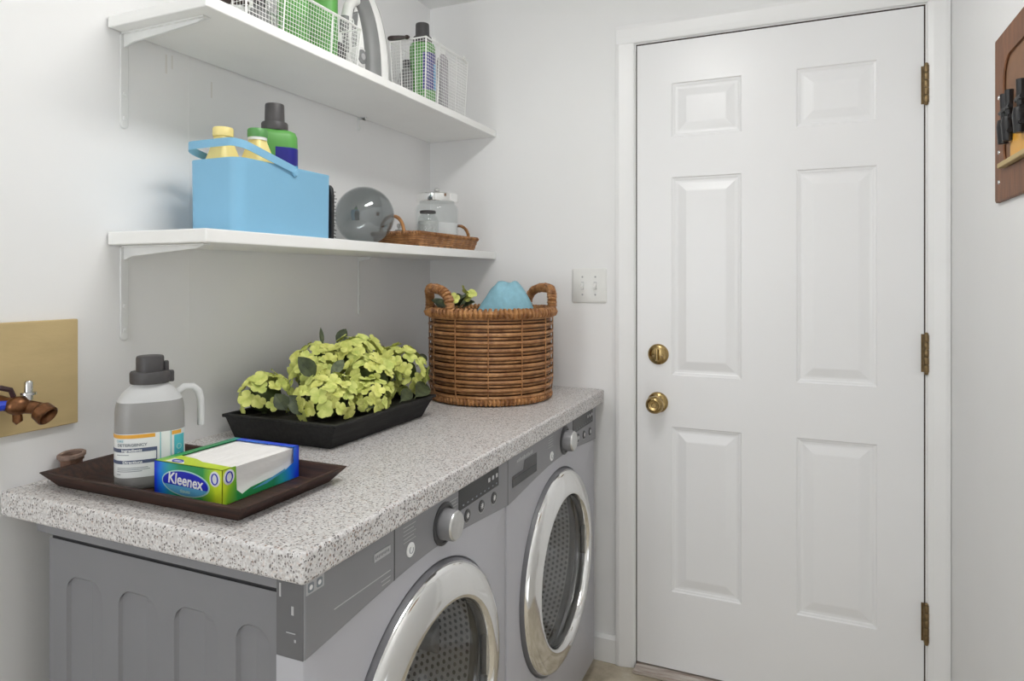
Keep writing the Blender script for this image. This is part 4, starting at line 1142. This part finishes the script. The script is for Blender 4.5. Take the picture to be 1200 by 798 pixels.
# small black brush leaning behind the caddy
bk = thing('black_brush', 'black bristled brush standing between the blue caddy and the glass globe', 'brush', (.20, -.838, ZL))
bm_ = MB(); rnd = random.Random(9)
bm_.loft([[(.190+a*k, -.842+b_, ZL+z) for a, b_ in rrect(-.034, .034, -.006, .006, .005, 3)] for z, k in ((.001, .95), (.04, 1.0), (.11, 1.0), (.128, .92), (.137, .7))])
bm_.build('brush_back', 'black_plastic', bk, bevel=.002)
br = MB()
for i in range(14):
    for k in range(10):
        zz = ZL+.010+i*.0085; xx = .162+k*.0062; br.tube([(xx, -.836, zz), (xx+rnd.uniform(-.002, .002), -.826+rnd.uniform(-.002, .001), zz+rnd.uniform(-.002, .002))], .0012, 4)
b_ = br.build('bristles', 'black_plastic', bk); b_['kind'] = 'stuff'
GX, GY, GR = .140, -.600, .083
gb = MB(); gb.sphere((GX, GY, ZL+GR+.0005), GR, 48, 32); gb.sphere((GX, GY, ZL+GR+.0005), GR-.0028, 48, 32)
# inner surface faces inward
o = gb.build('glass_globe', 'globe', loc=(GX, GY, ZL), ang=80)
tag(o, 'smoky grey glass globe resting on the lower shelf beside the caddy', 'globe')
wt = thing('wicker_tray', 'low brown wicker tray with looped handles near the far shelf end', 'tray', (.165, -.30, ZL))
wx0, wx1, wy0, wy1 = .086, .252, -.502, -.092
def wring(i, z, wav, ph):
    pts = rrect(wx0-i, wx1+i, wy0-i, wy1+i, .022, 4); out = []
    dense = []
    for k in range(len(pts)):
        a, b_ = Vector(pts[k]), Vector(pts[(k+1) % len(pts)]); n = max(1, int((b_-a).length/.010))
        for q in range(n): dense.append(a.lerp(b_, q/n))
    for k, q in enumerate(dense):
        c = Vector(((wx0+wx1)/2, (wy0+wy1)/2)); d = (q-c).normalized()
        q2 = q+d*wav*(1 if ((k//2)+ph) % 2 else -1); out.append((q2.x, q2.y, ZL+z))
    return out
for k in range(6):
    MB().tube(wring(-.010+.0018*k, .0045+.0062*k, .0014, k), .0035, 6, closed=True).build('rattan_rod', 'wicker', wt)
MB().prism(rrect(wx0-.0+.008, wx1-.008, wy0+.008, wy1-.008, .02, 4), 'z', ZL+.0010, ZL+.0052).build('base', 'wicker_dark', wt, smooth=False)
rim = coil(wring(0, .0405, 0, 0)+[wring(0, .0405, 0, 0)[0]], .0042, 150, .003, 6); rim.build('rim', 'wicker_coil', wt)
for yy, sg in ((wy0, -1), (wy1, 1)):
    p_ = [(.169-.040*math.cos(PI*i/16), yy+sg*.002, ZL+.036+.055*math.sin(PI*i/16)**.8) for i in range(17)]
    m = MB().tube(p_, .0042, 8); m2 = coil(p_, .0040, 40, .0020, 6); m.add(m2.v, m2.f); m.build('handle', 'wicker_coil', wt)
# lidded glass jar
zb = ZL+.0056
jx, jy, jr = .166, -.236, .0715
jr_ = thing('glass_jar', 'large clear glass jar with a chrome lid and white powder in the wicker tray', 'jar', (jx, jy, zb))
MB().lathe([(0, 0), (jr-.006, 0), (jr, .006), (jr, .128), (jr-.004, .140), (jr-.012, .147), (jr-.012, .152), (jr-.015, .152), (jr-.015, .147), (jr-.008, .139), (jr-.004, .127), (jr-.004, .009), (jr-.010, .005), (0, .005)], (jx, jy, zb), 'z', 48).build('jar_body', 'jar_glass', jr_, ang=50)
MB().lathe([(0, .0055), (jr-.012, .0055), (jr-.0048, .011), (jr-.0048, .082), (jr-.02, .0835), (0, .084)], (jx, jy, zb), 'z', 40).build('white_powder', 'powder', jr_, ang=50)
ld = MB().lathe([(0, .1525), (jr-.002, .1525), (jr-.001, .1545), (jr-.001, .176), (jr-.004, .180), (jr-.02, .182), (0, .183)], (jx, jy, zb), 'z', 48).build('lid', 'chrome', jr_)
MB().lathe([(.006, .182), (.005, .187), (.010, .191), (.010, .197), (.006, .2), (0, .2005)], (jx, jy, zb), 'z', 20).build('lid_knob', 'silver', ld)
sx, sy, sr = .206, -.362, .034
sj = thing('small_jar', 'small clear jar of pale salts with a dark lid in the wicker tray', 'jar', (sx, sy, zb))
MB().lathe([(0, 0), (sr-.004, 0), (sr, .004), (sr, .082), (sr-.004, .092), (sr-.010, .098), (sr-.010, .103), (sr-.0125, .103), (sr-.0125, .097), (sr-.006, .090), (sr-.0025, .081), (sr-.0025, .006), (0, .004)], (sx, sy, zb), 'z', 36).build('jar_body', 'jar_glass', sj, ang=50)
MB().lathe([(0, .0045), (sr-.004, .0065), (sr-.0032, .078), (sr-.012, .081), (0, .082)], (sx, sy, zb), 'z', 32).build('bath_salts', 'crystals', sj, ang=50)
MB().lathe([(0, .1035), (sr-.0095, .1035), (sr-.0090, .1045), (sr-.0090, .1105), (sr-.0105, .1120), (0, .1125)], (sx, sy, zb), 'z', 32).build('lid', 'charcoal', sj)
vx, vy = .150, -.430
sv = thing('little_bottle', 'little dark bottle with a silver stopper in the wicker tray beside the globe', 'bottle', (vx, vy, zb))
MB().lathe([(0, 0), (.019, 0), (.0205, .002), (.0205, .043), (.017, .049), (0, .050)], (vx, vy, zb), 'z', 28).build('body', 'mid_grey', sv)
MB().lathe([(.0208, .001), (.0208, .034)], (vx, vy, zb), 'z', 28, cap=False).build('label', 'fascia_dark', sv)
MB().lathe([(.010, .0495), (.010, .0565), (.012, .058), (.012, .066), (.009, .069), (0, .0695)], (vx, vy, zb), 'z', 20).build('stopper', 'silver', sv)

# ------------------------------------------------------------------ upper shelf: two wire baskets and an iron
ZU = UZ1
def wire_basket(label, x0, x1, y0, y1, h, sp=.0092, taper=.008):
    o = thing('wire_basket', label, 'basket', ((x0+x1)/2, (y0+y1)/2, ZU))
    r = .00062; z0 = ZU+.003
    def pt(px, py, t):   # taper toward the bottom
        k = taper*(1-t); cx, cy_ = (x0+x1)/2, (y0+y1)/2
        return (px+(k if px < cx else -k)*min(1, abs(px-cx)/((x1-x0)/2)), py+(k if py < cy_ else -k)*min(1, abs(py-cy_)/((y1-y0)/2)), z0+h*t)
    mesh = MB(); nx = int((x1-x0)/sp); ny = int((y1-y0)/sp); nz = int(h/sp)
    for i in range(nx+1):
        x = x0+(x1-x0)*i/nx
        mesh.tube([pt(x, y0, 1), pt(x, y0, 0), pt(x, y1, 0), pt(x, y1, 1)], r, 4)
    for i in range(ny+1):
        y = y0+(y1-y0)*i/ny
        mesh.tube([pt(x0, y, 1), pt(x0, y, 0), pt(x1, y, 0), pt(x1, y, 1)], r, 4)
    for k in range(1, nz):
        t = k/nz; mesh.tube([pt(x0, y0, t), pt(x1, y0, t), pt(x1, y1, t), pt(x0, y1, t)], r, 4, closed=True)
    w_ = mesh.build('wire_mesh', 'wire', o); w_['kind'] = 'stuff'
    def bar(nm, pts, rr_=.0017, closed=False): MB().tube(pts, rr_, 6, closed=closed).build(nm, 'wire', o)
    bar('top_wire', [pt(x0, y0, 1.0), pt(x1, y0, 1.0), pt(x1, y1, 1.0), pt(x0, y1, 1.0)], .0026, True)
    bar('bottom_wire', [pt(x0, y0, 0), pt(x1, y0, 0), pt(x1, y1, 0), pt(x0, y1, 0)], .0017, True)
    for px in (x0, x1):
        for py in (y0, y1): bar('corner_wire', [pt(px, py, 0), pt(px, py, 1)], .0021)
    ex = .0015
    for t in (.28, .72):
        px = x0+(x1-x0)*t; bar('side_wire', [(a, b_-ex, c) for a, b_, c in (pt(px-.01*(t-.5), y0, 1), pt(px, y0, 0))], .0017)
        py = y0+(y1-y0)*t; bar('side_wire', [(a+ex, b_, c) for a, b_, c in (pt(x1, py-.02*(t-.5), 1), pt(x1, py, 0))], .0017)
    for px in (x1-.008,):
        for py in (y0+.16*(y1-y0), y1-.10*(y1-y0)):
            c = Vector((x1+.001, py, ZU+h+.008)); bar('loop', [c+Vector((0, .006*math.cos(2*PI*i/12), .007*math.sin(2*PI*i/12))) for i in range(12)], .0018, True)
    bar('handle', [(x1+.001, y0+.12*(y1-y0), ZU+h+.004), (x1+.012, y0+.12*(y1-y0), ZU+h-.002), (x1+.012, y1-.12*(y1-y0), ZU+h-.002), (x1+.001, y1-.12*(y1-y0), ZU+h+.004)], .0019)
    return o
wire_basket('tall white wire basket at the far end of the upper shelf', .122, .250, -.446, -.178, .192)
wire_basket('low white wire basket left of the iron on the upper shelf', .112, .250, -1.150, -.766, .105)
zq = ZU+.0055
detergent(.190, -.368, zq, 'green bottle with dark cap standing in the tall wire basket beside the iron', H=.262, hw=.040, hd_=.030, rot=math.radians(35))
detergent(.172, -.925, zq, 'green bottle at the left inside the low wire basket beside the iron', H=.255, hw=.036, hd_=.028, rot=math.radians(35), lab_=False)
detergent(.180, -.838, zq, 'green bottle at the right inside the low wire basket, nearest the iron', H=.30, hw=.042, hd_=.030, rot=math.radians(35), lab_=False)
def round_bottle(x, y, z0, r, H, bodym, capm, label, nm='round_bottle'):
    o = thing(nm, label, 'bottle', (x, y, z0))
    MB().lathe([(0, 0), (r-.003, 0), (r, .003), (r, H-.045), (r*.85, H-.033), (r*.45, H-.025), (r*.45, H-.020), (0, H-.020)], (x, y, z0), 'z', 28).build('body', bodym, o, ang=40)
    MB().lathe([(r*.52, H-.022), (r*.55, H-.002), (r*.5, H), (0, H)], (x, y, z0), 'z', 20).build('cap', capm, o)
    return o
round_bottle(.196, -.252, zq, .019, .222, 'lilac_grey', 'white_plastic', 'slim pale grey bottle with white cap in the tall wire basket')
round_bottle(.160, -.300, zq, .026, .150, 'mid_grey', 'mid_grey', 'short grey bottle behind the green one in the tall wire basket')
round_bottle(.158, -.408, zq, .022, .140, 'mid_grey', 'charcoal', 'short grey bottle at the left end inside the tall wire basket')
round_bottle(.172, -1.035, zq, .026, .095, 'mid_grey', 'charcoal', 'short grey bottle at the left end inside the low wire basket')
round_bottle(.205, -.800, zq, .019, .085, 'charcoal', 'white_plastic', 'small charcoal bottle at the right end inside the low wire basket')
def wood_handle(p, q, label):
    p, q = Vector(p), Vector(q); d = q-p; L = d.length; prof = [(0, .004), (.03, .0085), (.15, .0105), (.5, .0098), (.72, .0080), (.80, .0055), (.86, .0085), (.92, .0095), (1, .006)]
    o = MB().tube([p+d*t for t, r in prof], [r*.72 for t, r in prof], 14).build('brush_handle', 'dark_wood', loc=tuple(p), ang=60); tag(o, label, 'handle'); return o
wood_handle((.205, -.575, 1.958), (.190, -.448, 2.006), 'dark turned wooden handle resting on the rim of the tall wire basket')
wood_handle((.205, -1.205, 1.835), (.190, -1.085, 1.868), 'dark wooden handle at the near end of the low wire basket')

ir = thing('clothes_iron', 'white and grey steam iron standing on its heel between the wire baskets', 'iron', (.185, -.68, ZU))
IX, IY = .187, -.640     # sole plane y, facing the far wall
IH = .262
def iw(z): return max(.0012, .062*(1-max(0, z)**2.3)**.85)
def iron_layer(nm, mat, ys_, sc, zlo, zhi, par, bev=.0015):
    m = MB(); rings = []
    for y, k, dz in ys_:
        out = []
        n = 18
        for i in range(n+1):
            t = i/n; out.append((IX+iw(t)*sc*k, IY+y, ZU+zlo+(zhi-zlo-dz)*t))
        for i in range(n, -1, -1):
            t = i/n; out.append((IX-iw(t)*sc*k, IY+y, ZU+zlo+(zhi-zlo-dz)*t))
        rings.append(out)
    m.loft(rings); return m.build(nm, mat, par, ang=40)
sp_ = iron_layer('soleplate', 'steel', ((0, 1, 0), (-.004, 1, 0)), 1.0, .004, IH, ir)
iron_layer('skirt', 'white_plastic', ((-.004, 1.0, 0), (-.010, 1.03, -.002), (-.028, 1.02, 0), (-.032, .99, .004)), 1.02, .001, IH+.002, ir)
iron_layer('lower_body', 'mid_grey', ((-.032, .97, .005), (-.046, .93, .012), (-.058, .82, .03), (-.064, .70, .045)), 1.0, .001, IH, ir)
iron_layer('upper_body', 'white_plastic', ((-.064, .50, .06), (-.071, .42, .075), (-.074, .34, .09)), 1.0, .001, IH, ir)
MB().loft([[(IX+sx*.011, IY-y, ZU+z) for y, z in ((.066, .07), (.066, .185), (.094, .165), (.100, .07))] for sx in (-1, 1)]).build('grip_panel', 'mid_grey', ir, bevel=.003)
hpth = [(IX, IY-.066, ZU+.215), (IX, IY-.082, ZU+.206), (IX, IY-.096, ZU+.185), (IX, IY-.104, ZU+.155), (IX, IY-.106, ZU+.10), (IX, IY-.104, ZU+.06), (IX, IY-.096, ZU+.038), (IX, IY-.080, ZU+.034), (IX, IY-.066, ZU+.034)]
MB().tube(hpth, [.016, .015, .014, .0145, .015, .015, .016, .016, .014], 14).build('handle', 'white_plastic', ir, ang=60)
MB().tube([(IX, p[1]-.004, p[2]) for p in hpth[3:6]], [.0135, .0145, .0140], 12).build('grip', 'mid_grey', ir, ang=60)
MB().lathe([(.026, -.030), (.028, -.024), (.028, .026), (.025, .031), (0, .031)], (IX, IY-.078, ZU+.056), 'x', 32).build('water_tank', 'white_plastic', ir)
MB().lathe([(.0185, .031), (.0185, .0335), (.0165, .0345), (0, .0345)], (IX, IY-.078, ZU+.056), 'x', 28).build('dial', 'mid_grey', ir)
MB().lathe([(.0085, .0345), (.0080, .0365), (0, .0368)], (IX, IY-.078, ZU+.056), 'x', 20).build('dial_cap', 'grey_print', ir)
MB().tube([(IX, IY-.090, ZU+.010), (IX-.02, IY-.090, ZU+.008), (IX-.05, IY-.080, ZU+.006), (IX-.07, IY-.05, ZU+.0055)], .0035, 8).build('power_cord', 'fascia_dark', ir)
